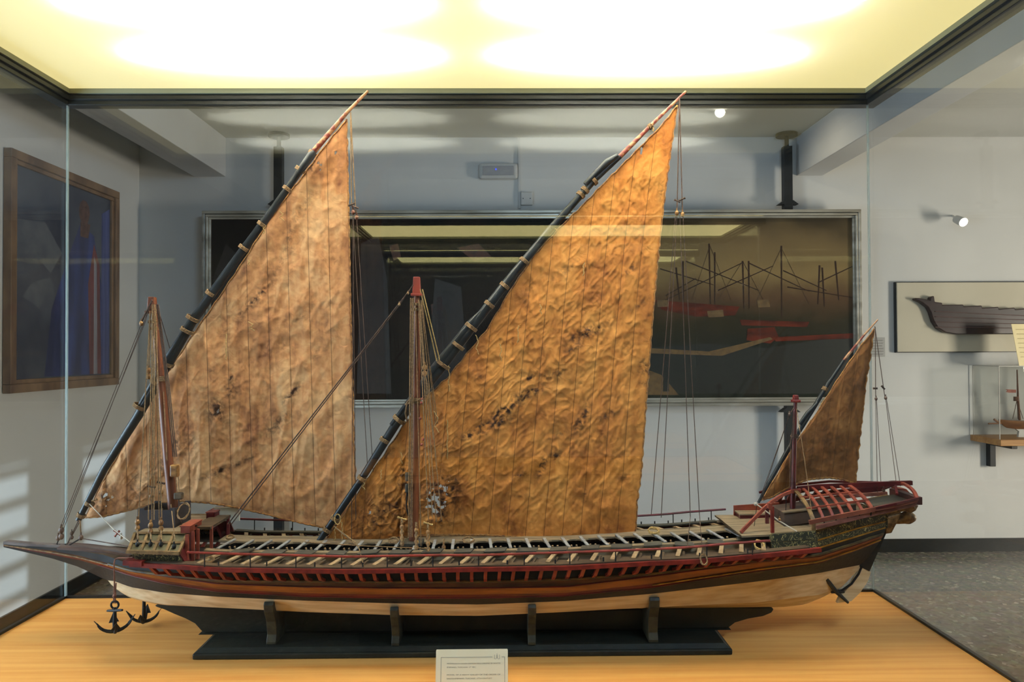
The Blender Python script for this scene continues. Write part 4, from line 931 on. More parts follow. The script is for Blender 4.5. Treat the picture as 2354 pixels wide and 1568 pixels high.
m = MB(); a = P(950, 1266, YC-.012); m.box((a.x-.022, YC-.03, zg(a.x)), (a.x+.022, YC+.018, zg(a.x)+.007)); m.build('mast_step', plank_m, mm_, bevel=.001)

# ------ yards
YY = YC+.034
def yard(name, pts, r, split, second, lashes, Y=YY, tip=spar_red):
    P_ = [P(x, y, Y) for x, y in pts]; k = split
    o = MB().tube(P_[:k+1], r[:k+1], 12).build(name, spar_m, ship, smooth=True)
    MB().tube(P_[k:], [x for x in r[k:]], 10).build('yard_tip', tip, o, smooth=True)
    if second:
        S2 = [P(x, y, Y-.004) for x, y in second[0]]; MB().tube(S2, second[1], 10).build('doubling_spar', spar_m, o, smooth=True)
    for (lx, ly, rr) in lashes:
        i = min(range(len(pts)-1), key=lambda i: abs(pts[i][0]+pts[i+1][0]-2*lx)); d = P_[i+1]-P_[i]
        lash(o, lx, ly, Y, d, rr, .009, rope_m)
    return o
fy = yard('lateen_yard', [(180, 1196), (240, 1078), (318, 955), (383, 840), (440, 742), (530, 614), (620, 492), (722, 347), (800, 256), (846, 209)], [.0065, .0085, .0105, .0115, .011, .0095, .0085, .007, .0045, .003], 7,
          ([(318, 940), (383, 828), (452, 722), (468, 702)], [.006, .009, .008, .004]), [(206, 1158, .010), (186, 1185, .009), (322, 935, .0155), (383, 835, .017), (443, 732, .015), (362, 880, .016), (484, 675, .0115), (560, 570, .0115), (602, 516, .011), (660, 434, .0105), (690, 390, .0115), (718, 352, .0095), (430, 760, .015)])
my = yard('lateen_yard', [(733, 1245), (830, 1103), (910, 975), (1010, 850), (1085, 752), (1175, 637), (1270, 522), (1370, 410), (1425, 360), (1500, 285), (1577, 210)], [.007, .0085, .0105, .0120, .0115, .010, .009, .0075, .0060, .0045, .0028], 8,
          ([(900, 978), (1000, 846), (1080, 745), (1105, 716)], [.006, .0105, .0085, .004]), [(770, 1192, .0100), (752, 1218, .0095), (832, 1100, .0105), (884, 1012, .0115), (918, 965, .0165), (1018, 838, .0185), (1052, 794, .017), (1083, 752, .0155), (1125, 700, .0125), (1160, 657, .0120), (1205, 600, .0115), (1335, 448, .0105), (1365, 416, .0110), (1345, 437, .010), (1495, 291, .0065)])
zy = yard('lateen_yard', [(1743, 1156), (1766, 1113), (1825, 1010), (1866, 945), (1905, 880), (1940, 828), (1985, 772), (2018, 735)], [.0030, .0042, .0055, .0052, .0045, .0036, .0026, .0016], 5,
          ([(1838, 975), (1856, 950), (1880, 925)], [.004, .005, .003]), [(1827, 1004, .009), (1896, 894, .006)], Y=YC+.02)
# second parallel spars near the tips
MB().tube([P(686, 398, YY-.004), P(716, 356, YY-.004), P(722, 348, YY-.004)], [.0085, .0095, .006], 10).build('yard_sleeve', spar_m, fy, smooth=True)
MB().tube([P(1345, 424, YY-.006), P(1395, 373, YY-.006), P(1420, 357, YY-.006)], [.006, .0085, .005], 10).build('yard_sleeve', spar_m, my, smooth=True)

# ------ sails
def fbm(p, o=3):
    return noise.fractal(Vector(p), 1.0, 2.0, o)
def ridged(p): return 1-abs(noise.noise(Vector(p)))*2
def sail(name, head, foot, leech, Y, nseam, mat_, stains, holes, seed, nu=230, nv=230, bulge=.02, wr=(1.2, .7, 2.0, 1.3)):
    xt, xp_, xc = head[0][0], head[-1][0], foot[-1][0]
    lc = leech; V = []; uvs = []; st = []
    lys = [l[1] for l in lc]
    hd = {}
    for i in range(nu+1):
        u = i/nu; hx = xt+(xp_-xt)*u; hy = ip(hx, head); fx = foot[0][0]+(xc-foot[0][0])*u; fy_ = ip(fx, foot)
        for j in range(nv+1):
            v = j/nv; x = hx+(fx-hx)*v; y = hy+(fy_-hy)*v
            # leech curvature
            y1 = lc[0][1]+(lc[-1][1]-lc[0][1])*v; x1 = lc[0][0]+(lc[-1][0]-lc[0][0])*v
            lx = ip(y1, [(b, a) for a, b in lc])
            x += (lx-x1)*u**4
            ed = 0
            if u > .985: x += .8*math.sin(y*.25+seed)+.6*math.sin(y*.61)
            if v < .02 and u > .02: y += 2.0*math.sin(x*.21+seed)*(1-u*.5)
            sx, sy = x/1000, y/1000
            n1 = fbm((sx*6+seed, sy*2.8, seed), 3); q_ = x*.75+y*.65; q2 = -x*.65+y*.75
            n2 = ridged((q_/75+seed, q2/190, seed+3)); n3 = ridged((x/42+n1*2, y/60, seed+9)); n4 = noise.noise(Vector((x/14, y/20, seed)))
            am = min(1, 12*min(u, 1-u)+.25)*min(1, 10*min(v, 1-v)+.2)
            n5 = ridged((x/26+n3, y/34-n1*2, seed+5)); n5 = n5**3 if n5 > 0 else 0
            sv = (u*nseam) % 1; sm = math.exp(-((min(sv, 1-sv))*14)**2)
            n6 = ridged((x/30+y/200+seed, y/170-x/300, seed+7)); n7 = ridged(((x*.8+y*.6)/13+n1, (y*.8-x*.6)/34, seed+2))
            dy = -bulge*math.sin(math.pi*min(1, u*1.05))*math.sin(math.pi*min(1, v*.9+.05)) - am*(wr[0]*(.007*n1+.0030*n2*abs(n2))+wr[1]*(.0022*n3+.0020*n5)+wr[2]*.0024*n6*abs(n6)+wr[3]*.0010*n7*abs(n7)+.0005*n4)+.0012*sm
            V.append(P(x, y, Y+dy)); uvs.append((u, v))
            s = 0
            for (cx, cy, rx, ry, an, a_) in stains:
                ca, sa = math.cos(math.radians(an)), math.sin(math.radians(an)); dx, dy_ = x-cx, y-cy
                e = ((dx*ca+dy_*sa)/rx)**2+((-dx*sa+dy_*ca)/ry)**2
                if e < 6: s = max(s, a_*math.exp(-e))
            edge = max(0, 1-min(u*(1-v*.0), 1)*0-v*nv/3.0) if v < .013 else 0
            st.append(min(1, s+.5*edge))
    faces = []; w = nv+1
    for i in range(nu):
        for j in range(nv):
            cxp = None; skip = False
            for (hx, hy, hr, th) in holes:
                u, v = uvs[i*w+j]; X_ = xt+(xp_-xt)*u; px = X_+((foot[0][0]+(xc-foot[0][0])*u)-X_)*v; py = ip(X_, head)+(ip(foot[0][0]+(xc-foot[0][0])*u, foot)-ip(X_, head))*v
                d = math.hypot((px-hx), (py-hy)*.6)/hr
                if d < 1 and noise.noise(Vector((px/9, py/9, 4.2)))*1.1-(d*d)*.5 > th: skip = True; break
            if not skip: faces.append((i*w+j, i*w+j+1, (i+1)*w+j+1, (i+1)*w+j))
    me = bpy.data.meshes.new(name); me.from_pydata([tuple(v) for v in V], [], faces); me.materials.append(mat_)
    uvl = me.uv_layers.new(name='UVMap'); li = np.zeros(len(me.loops), dtype=np.int32); me.loops.foreach_get('vertex_index', li)
    arr = np.array(uvs, dtype=np.float32)[li].ravel(); uvl.data.foreach_set('uv', arr)
    at = me.attributes.new('stain', 'FLOAT', 'POINT'); at.data.foreach_set('value', np.array(st, dtype=np.float32))
    me.polygons.foreach_set('use_smooth', [True]*len(me.polygons))
    o = bpy.data.objects.new(name, me); COL.objects.link(o); par(o, ship)
    so_ = o.modifiers.new('cloth_thickness', 'SOLIDIFY'); so_.thickness = .0008; so_.offset = 0
    # bolt ropes: foot, leech and head
    col_ = lambda i: [V[i*w+j] for j in range(0, nv+1, 2)]
    MB().tube([p+Vector((.0008*math.sin(k*1.3), -.0012, .0)) for k, p in enumerate(col_(nu))], .0017, 6).build('leech_rope', HEM, o, smooth=True)
    MB().tube([V[i*w+nv]+Vector((0, -.001, .0006*math.sin(i*1.1))) for i in range(0, nu+1, 2)], .0022, 6).build('foot_rope', HEM, o, smooth=True)
    MB().tube([V[i*w]+Vector((0, -.001, .0006*math.sin(i*.9))) for i in range(0, nu+1, 2)], .0018, 6).build('head_rope', HEM, o, smooth=True)
    return o, V, w
HEM = mat('sail_hem', (170, 116, 54), (104, 62, 30), .7, scale=(160, 160, 160), bump=.5)
sm1 = sail_mat('sail_cloth_fore', (208, 146, 94), (136, 84, 54), (240, 188, 132), 13)
sm2 = sail_mat('sail_cloth_main', (210, 134, 62), (158, 92, 44), (234, 160, 80), 17)
sm3 = sail_mat('sail_cloth_mizzen', (150, 96, 50), (100, 62, 34), (178, 122, 68), 8)
f_head = [(197, 1190), (235, 1110), (275, 1040), (310, 975), (352, 900), (400, 835), (450, 760), (500, 690), (560, 600), (620, 505), (665, 445), (700, 400), (740, 345), (772, 305), (797, 275)]
f_foot = [(197, 1190), (240, 1187), (300, 1172), (360, 1158), (420, 1152), (480, 1156), (540, 1166), (620, 1184), (700, 1204), (760, 1216), (822, 1222)]
f_leech = [(797, 275), (800, 400), (803, 540), (806, 700), (810, 850), (814, 1000), (818, 1120), (822, 1222)]
st1 = [(385, 1050, 30, 90, 25, .8), (240, 1150, 22, 40, 20, .9), (585, 690, 60, 10, -45, 1), (497, 945, 20, 26, 5, 1.3), (530, 900, 14, 18, 0, 1.1), (530, 870, 12, 12, 0, .9), (672, 905, 32, 8, -48, 1.1), (640, 975, 40, 16, -40, .8), (500, 1085, 44, 8, -22, 1), (560, 1060, 34, 6, -25, 1.1), (620, 990, 22, 12, -35, .8), (710, 390, 12, 14, 0, .9), (665, 550, 10, 40, 15, .7), (480, 590, 10, 6, 0, .4), (590, 1170, 200, 8, 6, .35), (320, 1130, 60, 22, -50, .6), (730, 810, 26, 14, -30, .5), (700, 720, 40, 8, -45, .5), (690, 490, 70, 14, -60, .5), (640, 610, 110, 14, -52, .45), (430, 1020, 26, 40, 20, .55), (520, 770, 14, 50, 0, .35), (305, 1120, 12, 60, 15, .6), (480, 650, 70, 12, -50, .6)]
sail('lateen_sail', f_head, f_foot, f_leech, YC+.062, 13, sm1, st1, [(497, 945, 12, .25), (246, 1143, 14, .1), (733, 383, 8, .0), (770, 355, 6, .1)], 1.3)
m_head = [(748, 1243), (790, 1185), (838, 1110), (880, 1050), (930, 975), (980, 912), (1030, 868), (1070, 818), (1120, 758), (1175, 665), (1230, 585), (1290, 520), (1340, 472), (1385, 425), (1430, 380), (1480, 330), (1520, 290), (1557, 243)]
m_foot = [(748, 1243), (800, 1246), (860, 1244), (910, 1236), (960, 1231), (1040, 1229), (1120, 1230), (1200, 1235), (1255, 1240), (1300, 1243), (1357, 1243), (1410, 1240), (1458, 1236)]
m_leech = [(1557, 243), (1540, 360), (1527, 460), (1516, 560), (1503, 700), (1495, 800), (1486, 920), (1479, 1020), (1474, 1090), (1465, 1150), (1463, 1200), (1458, 1236)]
st2 = [(1348, 766, 44, 12, -22, 1.4), (1320, 800, 26, 10, -30, .9), (1218, 868, 24, 8, -15, 1.1), (1275, 860, 40, 10, -15, .7), (1115, 985, 60, 12, -22, 1.4), (1160, 945, 44, 12, -28, 1.3), (1215, 905, 44, 12, -24, 1.2), (1080, 1000, 30, 10, -10, 1.1), (1340, 960, 12, 40, 20, 1), (1325, 980, 22, 10, -30, .9), (1395, 955, 26, 7, -20, 1), (1245, 1075, 10, 26, 25, 1.1), (1275, 1050, 20, 10, -30, 1), (1190, 1095, 30, 8, -20, .8), (1480, 845, 14, 20, 10, 1), (1480, 880, 14, 8, 0, .8), (900, 1180, 120, 60, -10, .75), (1010, 1150, 40, 70, 0, 1.1), (930, 1090, 30, 60, 20, .8), (1040, 1130, 30, 60, 0, .8), (850, 1210, 60, 26, -20, .8), (1450, 620, 18, 8, -40, .9), (1470, 700, 30, 8, -40, .6), (1300, 620, 40, 14, -40, .55), (1210, 680, 26, 12, -40, .5), (1475, 345, 12, 30, 30, .5), (1520, 440, 12, 24, 0, .55), (1100, 870, 12, 10, 0, .8), (1285, 1000, 24, 6, -20, .7), (1420, 1050, 24, 8, -30, .6), (1430, 1100, 16, 8, -20, .6), (1395, 740, 26, 5, -30, .6), (990, 1040, 40, 30, 0, .6), (890, 1040, 20, 40, 30, .6), (1200, 1140, 60, 6, 0, .4), (1345, 1140, 6, 20, 0, .7)]
sail('lateen_sail', m_head, m_foot, m_leech, YC+.05, 17, sm2, st2, [(1000, 1150, 26, .02), (1022, 1125, 14, .05), (993, 1128, 10, .0), (1000, 1175, 14, .02), (845, 1175, 8, .1), (1474, 347, 6, -.1)], 5.1, nu=320, nv=280, bulge=.012, wr=(1.2, 1.1, .7, 2.0))
z_head = [(1751, 1149), (1790, 1085), (1830, 1015), (1870, 960), (1905, 905), (1940, 850), (1975, 800), (2009, 757)]
z_foot = [(1751, 1149), (1775, 1143), (1800, 1128), (1830, 1112), (1860, 1102), (1905, 1098), (1940, 1103), (1966, 1112)]
z_leech = [(2009, 757), (2001, 815), (1990, 880), (1984, 940), (1976, 1010), (1971, 1060), (1966, 1112)]
sail('lateen_sail', z_head, z_foot, z_leech, YC+.035, 7, sm3, [(1960, 880, 20, 40, 20, .5), (1870, 1030, 60, 20, -50, .35), (1930, 1010, 30, 14, -10, .4)], [], 9.7, nu=120, nv=120, bulge=.010, wr=(.8, .5, .6, .8))

# loose sail ties (robands)
def tie(px, py, Y, dx=4, dy=26, m_=ropep_m, parent=None):
    p = [P(px, py, Y), P(px+dx*.8, py+dy*.3, Y-.002), P(px+dx*.2, py+dy*.7, Y-.001), P(px+dx, py+dy, Y)]
    q_ = [];
    for k in range(13):
        t = k/12*3; i = min(2, int(t)); q_.append(p[i].lerp(p[i+1], t-i)+Vector((.001*math.sin(k*1.5), 0, 0)))
    MB().tube(q_, .0011, 5).build('sail_tie', m_, parent or my, smooth=True)
for px, py, dx, dy in ((832, 1104, 8, 22), (785, 1200, 2, 45), (772, 1210, -4, 35), (1093, 770, 8, 45), (1030, 840, 4, 60), (1148, 790, 6, 40), (1192, 748, -2, 40), (1240, 700, 6, 22), (1343, 604, -3, 30), (996, 945, 14, 50), (1028, 965, 1, 90), (920, 1040, 6, 26), (876, 1080, 0, 22), (1336, 440, -8, 10), (1268, 517, 12, 10), (1500, 293, 4, 10)):
    tie(px, py, YY-.004, dx, dy)
for px, py, dx, dy in ((640, 485, 14, 22), (570, 598, 4, 12), (610, 520, -6, 18), (520, 768, 0, 60), (570, 740, 16, 20)):
    tie(px, py, YY-.004, dx, dy, ropep_m, fy)

# ------ rigging
def rope(pts, name, parent, r=.0011, m_=rope_m, sag=0):
    V = [P(*p) for p in pts]; Q_ = []
    for a, b in zip(V, V[1:]):
        n = 8 if sag else 2
        for k in range(n): t = k/n; Q_.append(a.lerp(b, t)-Vector((0, 0, sag*4*t*(1-t))))
    Q_.append(V[-1]); return MB().tube(Q_, r, 6).build(name, m_, parent, smooth=True)
def block(px, py, Y, parent, r=.0062, m_=block_m, n=2):
    c_ = P(px, py, Y); m = MB()
    for k in range(n): m.ball(c_+Vector((0, 0, -k*r*1.9)), (r*.8, r*.8, r))
    m.tube([c_+Vector((0, 0, r)), c_+Vector((0, 0, r*1.8))], r*.3, 6)
    return m.build('pulley_block', m_, parent, smooth=True)
def toggle(px, py, Y, parent, l=.012, dz=.004, m_=rope_m):
    c_ = P(px, py, Y); m = MB(); m.tube([c_-Vector((l/2, 0, -dz)), c_, c_+Vector((l/2, 0, -dz))], [.0026, .0014, .0026], 8); m.ball(c_, .0026, 8); return m.build('toggle', m_, parent, smooth=True)
N = YC-.012; NN = YC-.05; NR = YC-.12
# foremast
for a, b in ((326, 137), (330, 146), (333, 141)): rope([(345, 700, N), (a, 742, N), (b, 1216, YC-.002)], 'forestay', fm, .0008, roped_m)
block(325, 744, N, fm, .006, block_m, 1); rope([(350, 690, N), (325, 738, N)], 'forestay_pendant', fm, .002, roped_m)
block(141, 1219, YC, fm, .0075, mat('dark_block', (112, 84, 66), (78, 56, 46), .5), 2); block(134, 1237, YC, fm, .0065, MATS['dark_block'], 1)
rope([(134, 1243, YC), (131, 1250, YC), (134, 1256, YC), (138, 1252, YC)], 'iron_hook', fm, .0014, iron_m)
rope([(184, 1196, YC), (186, 1232, YC)], 'tack_rope', fy, .0016); block(186, 1236, YC, fy, .0065, MATS['dark_block'], 1)
for d in (0, 4): rope([(181+d, 1196, YC), (164+d*.6, 1230, YC), (152, 1256, YC)], 'tack_rope', fy, .0011, roped_m)
block(165, 1226, YC, fy, .005, roped_m, 2); rope([(186, 1238, YC), (152, 1257, YC), (150, 1250, YC)], 'iron_hook', fy, .0016, iron_m)
rope([(188, 1238, YC), (300, 1257, YC-.06)], 'tack_rope', fy, .0013, roped_m); rope([(206, 1159, YY-.01), (262, 1218, YC-.03), (300, 1247, YC-.1)], 'tack_rope', fy, .0010, mat('white_rope', (190, 178, 160), (150, 138, 122), .8))
toggle(270, 1225, YC-.03, fy, .016, .006, redo_m); toggle(269, 1227, YC-.035, fy, .010, -.006, redo_m); block(279, 1235, YC-.06, fy, .005, MATS['white_rope'], 1)
toggle(217, 1150, YY-.012, fy, .012, -.002)
for (x1, y1, x2, y2, off, nm) in ((345, 715, 318, 1200, .085, 0), (350, 700, 341, 1195, .09, 0), (352, 700, 349, 1205, .09, 0), (356, 700, 354, 1195, .09, 0), (357, 720, 366, 1200, .088, 0), (358, 705, 372, 1195, .088, 0), (352, 830, 352, 1050, .03, 0), (376, 900, 384, 1060, .02, 0)):
    rope([(x1, y1, N), (x2, y2, YC-off)], 'shroud', fm, .0012)
for d in (0, 4, 8): rope([(360+d*.5, 700, N), (382+d*.8, 880, N), (398+d, 1050, N)], 'halyard', fm, .0012, roped_m)
for px, py, off in ((316, 1200, .09), (346, 1208, .095), (370, 1202, .09)):
    block(px, py, YC-off, fm, .0066); rope([(px, py+12, YC-off), (px+1, 1246, YC-off-.02)], 'lanyard', fm, .002)
    block(px, 1251, YC-.128, fm, .0055, dark_m, 1)
rope([(393, 1160, N-.01), (402, 1240, YC-.12), (400, 1256, YC-.126)], 'lanyard', fm, .0011); block(400, 1256, YC-.13, fm, .0055, dark_m, 1)
for px, py in ((348, 1119), (370, 1110)): toggle(px, py, YC-.07, fm, .016, .002, roped_m); rope([(px, py, YC-.07), (px, py+40, YC-.075)], 'tackle_rope', fm, .0018); block(px, py+22, YC-.075, fm, .0055, block_m, 1)
block(342, 852, N, fm, .007, block_m, 2); rope([(346, 720, N), (342, 846, N)], 'shroud', fm, .0014)
m = MB(); a = P(402, 1082, N); m.box((a.x-.009, a.y-.007, a.z-.014), (a.x+.009, a.y+.007, a.z+.014)); m.build('halyard_block', block_m, fm, bevel=.003)
m = MB(); a = P(411, 1140, N); m.box((a.x-.010, a.y-.006, a.z-.008), (a.x+.010, a.y+.006, a.z+.008)); m.build('halyard_block', deckd_m, fm, bevel=.003)
for d in (0, 5): rope([(404+d, 1092, N), (407+d, 1134, N)], 'halyard', fm, .0010)
rope([(411, 1148, N), (414, 1185, N), (418, 1215, N)], 'halyard', fm, .0018, roped_m)
rope([(365, 715, N), (390, 800, YY)], 'yard_tie', fm, .0010, roped_m)
# mainmast
for d in (0, 4): rope([(950, 655, N), (938, 672, N), (916, 700+d, N), (524+d*2, 1205, YC-.05)], 'mainstay', mm_, .0012 if d else .0014, roped_m)
block(938, 674, N, mm_, .0035, rope_m, 1); block(918, 700, N, mm_, .004, rope_m, 1)
for d in (0, 5): rope([(966+d, 665, N), (1004+d*1.4, 830, YY-.012)], 'yard_tie', mm_, .0014, ropep_m)
for x1, x2 in ((944, 939), (948, 943), (951, 947)): rope([(x1, 685, N), (x2, 1235, YC-.02)], 'shroud', mm_, .0014, rope_m)
for x1, y1, x2, y2, off in ((962, 690, 985, 1195, .07), (964, 690, 994, 1190, .07), (968, 690, 1015, 1195, .05), (966, 700, 1003, 1200, .06), (970, 690, 1028, 1220, -.08), (968, 690, 1040, 1225, -.08), (962, 720, 975, 840, .02), (955, 700, 968, 1255, .05)):
    rope([(x1, y1, N), (x2, y2, YC-off)], 'shroud', mm_, .0010, rope_m)
block(976, 845, N, mm_, .007, block_m, 2); rope([(976, 858, N), (982, 880, N), (996, 1010, N)], 'tackle_rope', mm_, .001)
for px, py, off, k in ((924, 1200, .08, 1), (957, 1208, .085, 0), (984, 1212, .085, 1), (1020, 1246, .04, 2)):
    if k == 1: toggle(px, py-8, YC-off, mm_, .020, .003, ropep_m)
    rope([(px, py-8, YC-off), (px, py+55, YC-off-.02)], 'lanyard', mm_, .0024); block(px, py+12, YC-off-.005, mm_, .006, block_m, 2); block(px, py+38, YC-off-.012, mm_, .006, block_m, 2) if k < 2 else None
for px, py in ((971, 917), (969, 926), (966, 962), (973, 1010), (969, 1022)): MB().ball(P(px, py, N-.002), .0034, 8).build('parrel_bead', MATS['masthead_red'], mm_, smooth=True)
rope([(948, 912, N), (936, 925, N), (932, 950, N+.01), (936, 968, N+.02)], 'parrel_rope', mm_, .002, rope_m); rope([(966, 918, N), (948, 924, N), (932, 930, N+.02)], 'parrel_rope', mm_, .0022, rope_m)
m = MB(); 
for py in (1096, 1122): a = P(938, py, N); m.box((a.x-.006, a.y-.004, a.z-.010), (a.x+.006, a.y+.004, a.z+.010))
m.build('halyard_block', plank_m, mm_, bevel=.002); rope([(936, 1130, N), (934, 1160, N), (937, 1185, N), (941, 1160, N), (938, 1132, N)], 'halyard', mm_, .0016, dark_m)
rope([(772, 1213, YY-.01), (815, 1245, YC-.04), (826, 1262, YC-.06), (838, 1308, YC-.155)], 'sheet_rope', my, .0012, rope_m); rope([(768, 1210, YY-.01), (818, 1253, YC-.04)], 'sheet_rope', my, .0012, rope_m)
rope([(700, 1246, YC-.04), (830, 1255, YC-.04), (1000, 1262, YC-.05)], 'sheet_rope', my, .0012, rope_m)
lp = [P(776, 1194, YY-.016)+Vector((.007*math.cos(t*.6), 0, .012*math.sin(t*.6))) for t in range(12)]; MB().tube(lp, .0013, 6).build('rope_loop', ropep_m, my, smooth=True)
# peak tackles
for tx, ty, par_, Y_ in ((806, 258, fy, YY), (1562, 222, my, YY)):
    L2 = ((808, 470, 812, 488), (817, 476, 820, 500)) if tx < 1000 else ((1557, 462, 1556, 490), (1568, 458, 1569, 493))
    for (a, b, c2, d2) in L2:
        rope([(tx, ty, Y_-.005), (a, b, Y_-.01)], 'peak_halyard', par_, .0013, roped_m if tx > 1000 else rope_m); toggle(a, b, Y_-.01, par_, .014, .003 if a % 2 else -.003, roped_m)
        rope([(a, b, Y_-.01), (c2, d2, Y_-.01)], 'peak_halyard', par_, .0016, roped_m); block(c2, d2, Y_-.01, par_, .006, block_m if tx > 1000 else mast_m, 1)
for a in ((811, 495, 818, 1195), (811, 495, 845, 1075), (820, 505, 858, 1085), (813, 495, 808, 1260)): rope([(a[0], a[1], YY-.01), (a[2], a[3], YC+.03)], 'brace_line', fy, .0008, roped_m)
for a in ((1553, 495, 1497, 1185), (1556, 495, 1520, 1190), (1563, 497, 1587, 1188), (1570, 497, 1608, 1182)): rope([(a[0], a[1], YY-.01), (a[2], a[3], YC+.04)], 'brace_line', my, .0009, roped_m)
rope([(1587, 1188, YC+.04), (1580, 1260, YC-.1)], 'brace_line', my, .0008, roped_m); rope([(1608, 1182, YC+.04), (1616, 1285, YC-.15)], 'brace_line', my, .0008, roped_m)
# mizzen
for a, b in (((2012, 752), (2013, 912)), ((2011, 750), (2034, 912))): rope([(a[0], a[1], YC+.01), (b[0], b[1], YC+.01)], 'peak_halyard', zy, .0009, roped_m)
toggle(2012, 893, YC+.01, zy, .009, 0, roped_m); toggle(2030, 891, YC+.01, zy, .007, .004, roped_m); block(2014, 917, YC+.01, zy, .0042, MATS['dark_block'], 1); block(2036, 915, YC+.01, zy, .0045, MATS['dark_block'], 1)
for a in ((2013, 920, 2017, 1132), (2015, 920, 2026, 1128), (2036, 918, 2060, 1108), (2038, 918, 2070, 1118)): rope([(a[0], a[1], YC+.01), (a[2], a[3], YC+.02)], 'brace_line', zy, .0007, roped_m)
block(2031, 1127, YC+.05, zy, .005, MATS['dark_block'], 1)
rope([(1827, 935, N), (1816, 952, N)], 'mizzen_stay', zm, .0014, roped_m); block(1815, 953, N, zm, .0042, MATS['dark_block'], 1)
for d in (0, 3): rope([(1814, 956, N), (1752+d, 1132, N), (1750+d*2, 1152, N)], 'mizzen_stay', zm, .0007, roped_m)
rope([(1831, 940, N), (1850, 1060, YC-.05), (1867, 1185, YC-.10)], 'shroud', zm, .0008, rope_m)
for x in (1820, 1817, 1824): rope([(1827, 945, N), (x, 1020, N), (x-1, 1120, N)], 'shroud', zm, .0009, roped_m)
rope([(1808, 1130, N), (1806, 1175, N), (1805, 1200, N)], 'shroud', zm, .0008, iron_m)
rope([(1738, 1158, YC-.02), (1790, 1197, YC-.07), (1832, 1222, YC-.10)], 'sheet_rope', zy, .0014, MATS['white_rope']); MB().ball(P(1737, 1159, YC-.02), .0045, 8).build('rope_knot', MATS['white_rope'], zy, smooth=True)
block(1792, 1195, YC-.07, zy, .004, block_m, 1)
rope([(1740, 1162, YC-.01), (1733, 1215, YC-.02)], 'tack_rope', zy, .0007, iron_m)

# ------------------------------------------------------------------ grapnel anchors hanging at the bow
def anchor(name, px, ring, foot_, Y, label, rope_pts, rot):
    c_ = P(px, foot_, Y); top = P(px, ring, Y)
    t = thing(name, (c_.x, Y, c_.z), label, 'anchor', None)
    hgt = top.z-c_.z
    MB().tube([c_, c_+Vector((0, 0, hgt*.6)), top], [.0050, .0036, .0032], 10).build('shank', iron_m, t, smooth=True)
    rc = top+Vector((0, 0, .006)); MB().tube([rc+Vector((.008*math.cos(a*math.pi/8), 0, .008*math.sin(a*math.pi/8))) for a in range(17)], .0022, 8, cap=False).build('ring', iron_m, t, smooth=True)
    st_ = top-Vector((0, 0, .006)); dd = Vector((.9, -.45, .18)); MB().tube([st_-dd*.024, st_, st_+dd*.024], [.0022, .0036, .0022], 8).build('stock', iron_m, t, smooth=True)
    for k in range(4):
        a = rot+k*math.pi/2; d = Vector((math.cos(a), math.sin(a), 0)); pts = []
        for j in range(7):
            s = j/6; pts.append(c_+d*(.034*math.sin(s*1.35))+Vector((0, 0, .026*(1-math.cos(s*1.45))-.002)))
        arm = MB().tube(pts, [.0042, .004, .0036, .0032, .003, .0024, .0008], 8).build('arm', iron_m, t, smooth=True)
        e = pts[4]; n = Vector((-d.y, d.x, 0)); up_ = (pts[6]-pts[3]).normalized()
        MB().prism([e-n*.010, e+n*.010, e+up_*.022+n*.0005, e+up_*.022-n*.0005], d*-.0015).build('fluke', iron_m, arm)
    if rope_pts:
        MB().tube([P(*p) for p in rope_pts], .0017, 6).build('cable', rope_m if 0 else mat('red_brown_cable', (130, 84, 66), (98, 62, 50), .8), t, smooth=True)
        for d in (-.0018, .0018): MB().tube([P(265, 1340, Y)+Vector((d, 0, 0)), P(263, 1375, Y)+Vector((d, 0, 0)), rc+Vector((d, 0, .003))], .0014, 6).build('cable', MATS['red_brown_cable'], t, smooth=True)
        MB().ball(P(263.5, 1370, Y), (.0045, .004, .0045), 8).build('cable_seizing', MATS['red_brown_cable'], t, smooth=True)
anchor('grapnel_anchor', 264, 1397, 1449, 1.60, 'black iron anchor with ring and crossbar hanging below the bow', [(264, 1385, 1.60), (263, 1340, 1.60), (262, 1296, 1.61), (264, 1287, 1.62), (272, 1283, 1.62), (306, 1282, 1.615)], .55)
anchor('grapnel_anchor', 331, 1345, 1427, 1.79, 'black iron anchor with broad flukes close to the dark stand tip', None, .25)

# ------------------------------------------------------------------ stand
st = thing('display_stand', (-.1, YC, ZB), 'dark green wooden cradle stand under the galley model', 'stand')
a, b_ = P(445, 1513, 1.60), P(1682, 1501, 1.60); z = ZB
SX0, SX1 = a.x, b_.x
m = MB(); m.box((SX0, 1.592, z+.0005), (SX1, 1.808, z+.013)); m.build('base_plank', stand_m, st, bevel=.003)
m = MB(); i_ = .014
m.hexa([(SX0+.004, 1.596, z+.0135), (SX1-.004, 1.596, z+.0135), (SX1-.004, 1.804, z+.0135), (SX0+.004, 1.804, z+.0135)], [(SX0+i_, 1.606, z+.021), (SX1-i_, 1.606, z+.021), (SX1-i_, 1.794, z+.021), (SX0+i_, 1.794, z+.021)]); m.build('bevelled_moulding', stand_m, st)
prof = [(470, 1466), (462, 1450), (448, 1434), (425, 1422), (400, 1412), (378, 1402), (360, 1396), (355, 1393), (362, 1391), (600, 1400), (900, 1409), (1200, 1409), (1500, 1400), (1700, 1397), (1775, 1397), (1779, 1401), (1774, 1409), (1755, 1417), (1720, 1423), (1690, 1432), (1674, 1444), (1668, 1464)]
zb_ = z+.0215
pp = []
for x, y in prof:
    v = P(x, y, YC-.011); pp.append(Vector((v.x, YC-.011, max(v.z, zb_))))
pp[0].z = pp[-1].z = zb_
m = MB(); m.prism(pp, (0, .022, 0)); m.build('keel_board', stand_m, st, bevel=.002)
MB().box((pp[0].x-.01, YC-.02, zb_-.0005), (pp[-1].x+.01, YC+.02, zb_+.0)).build('keel_footing', stand_m, st)
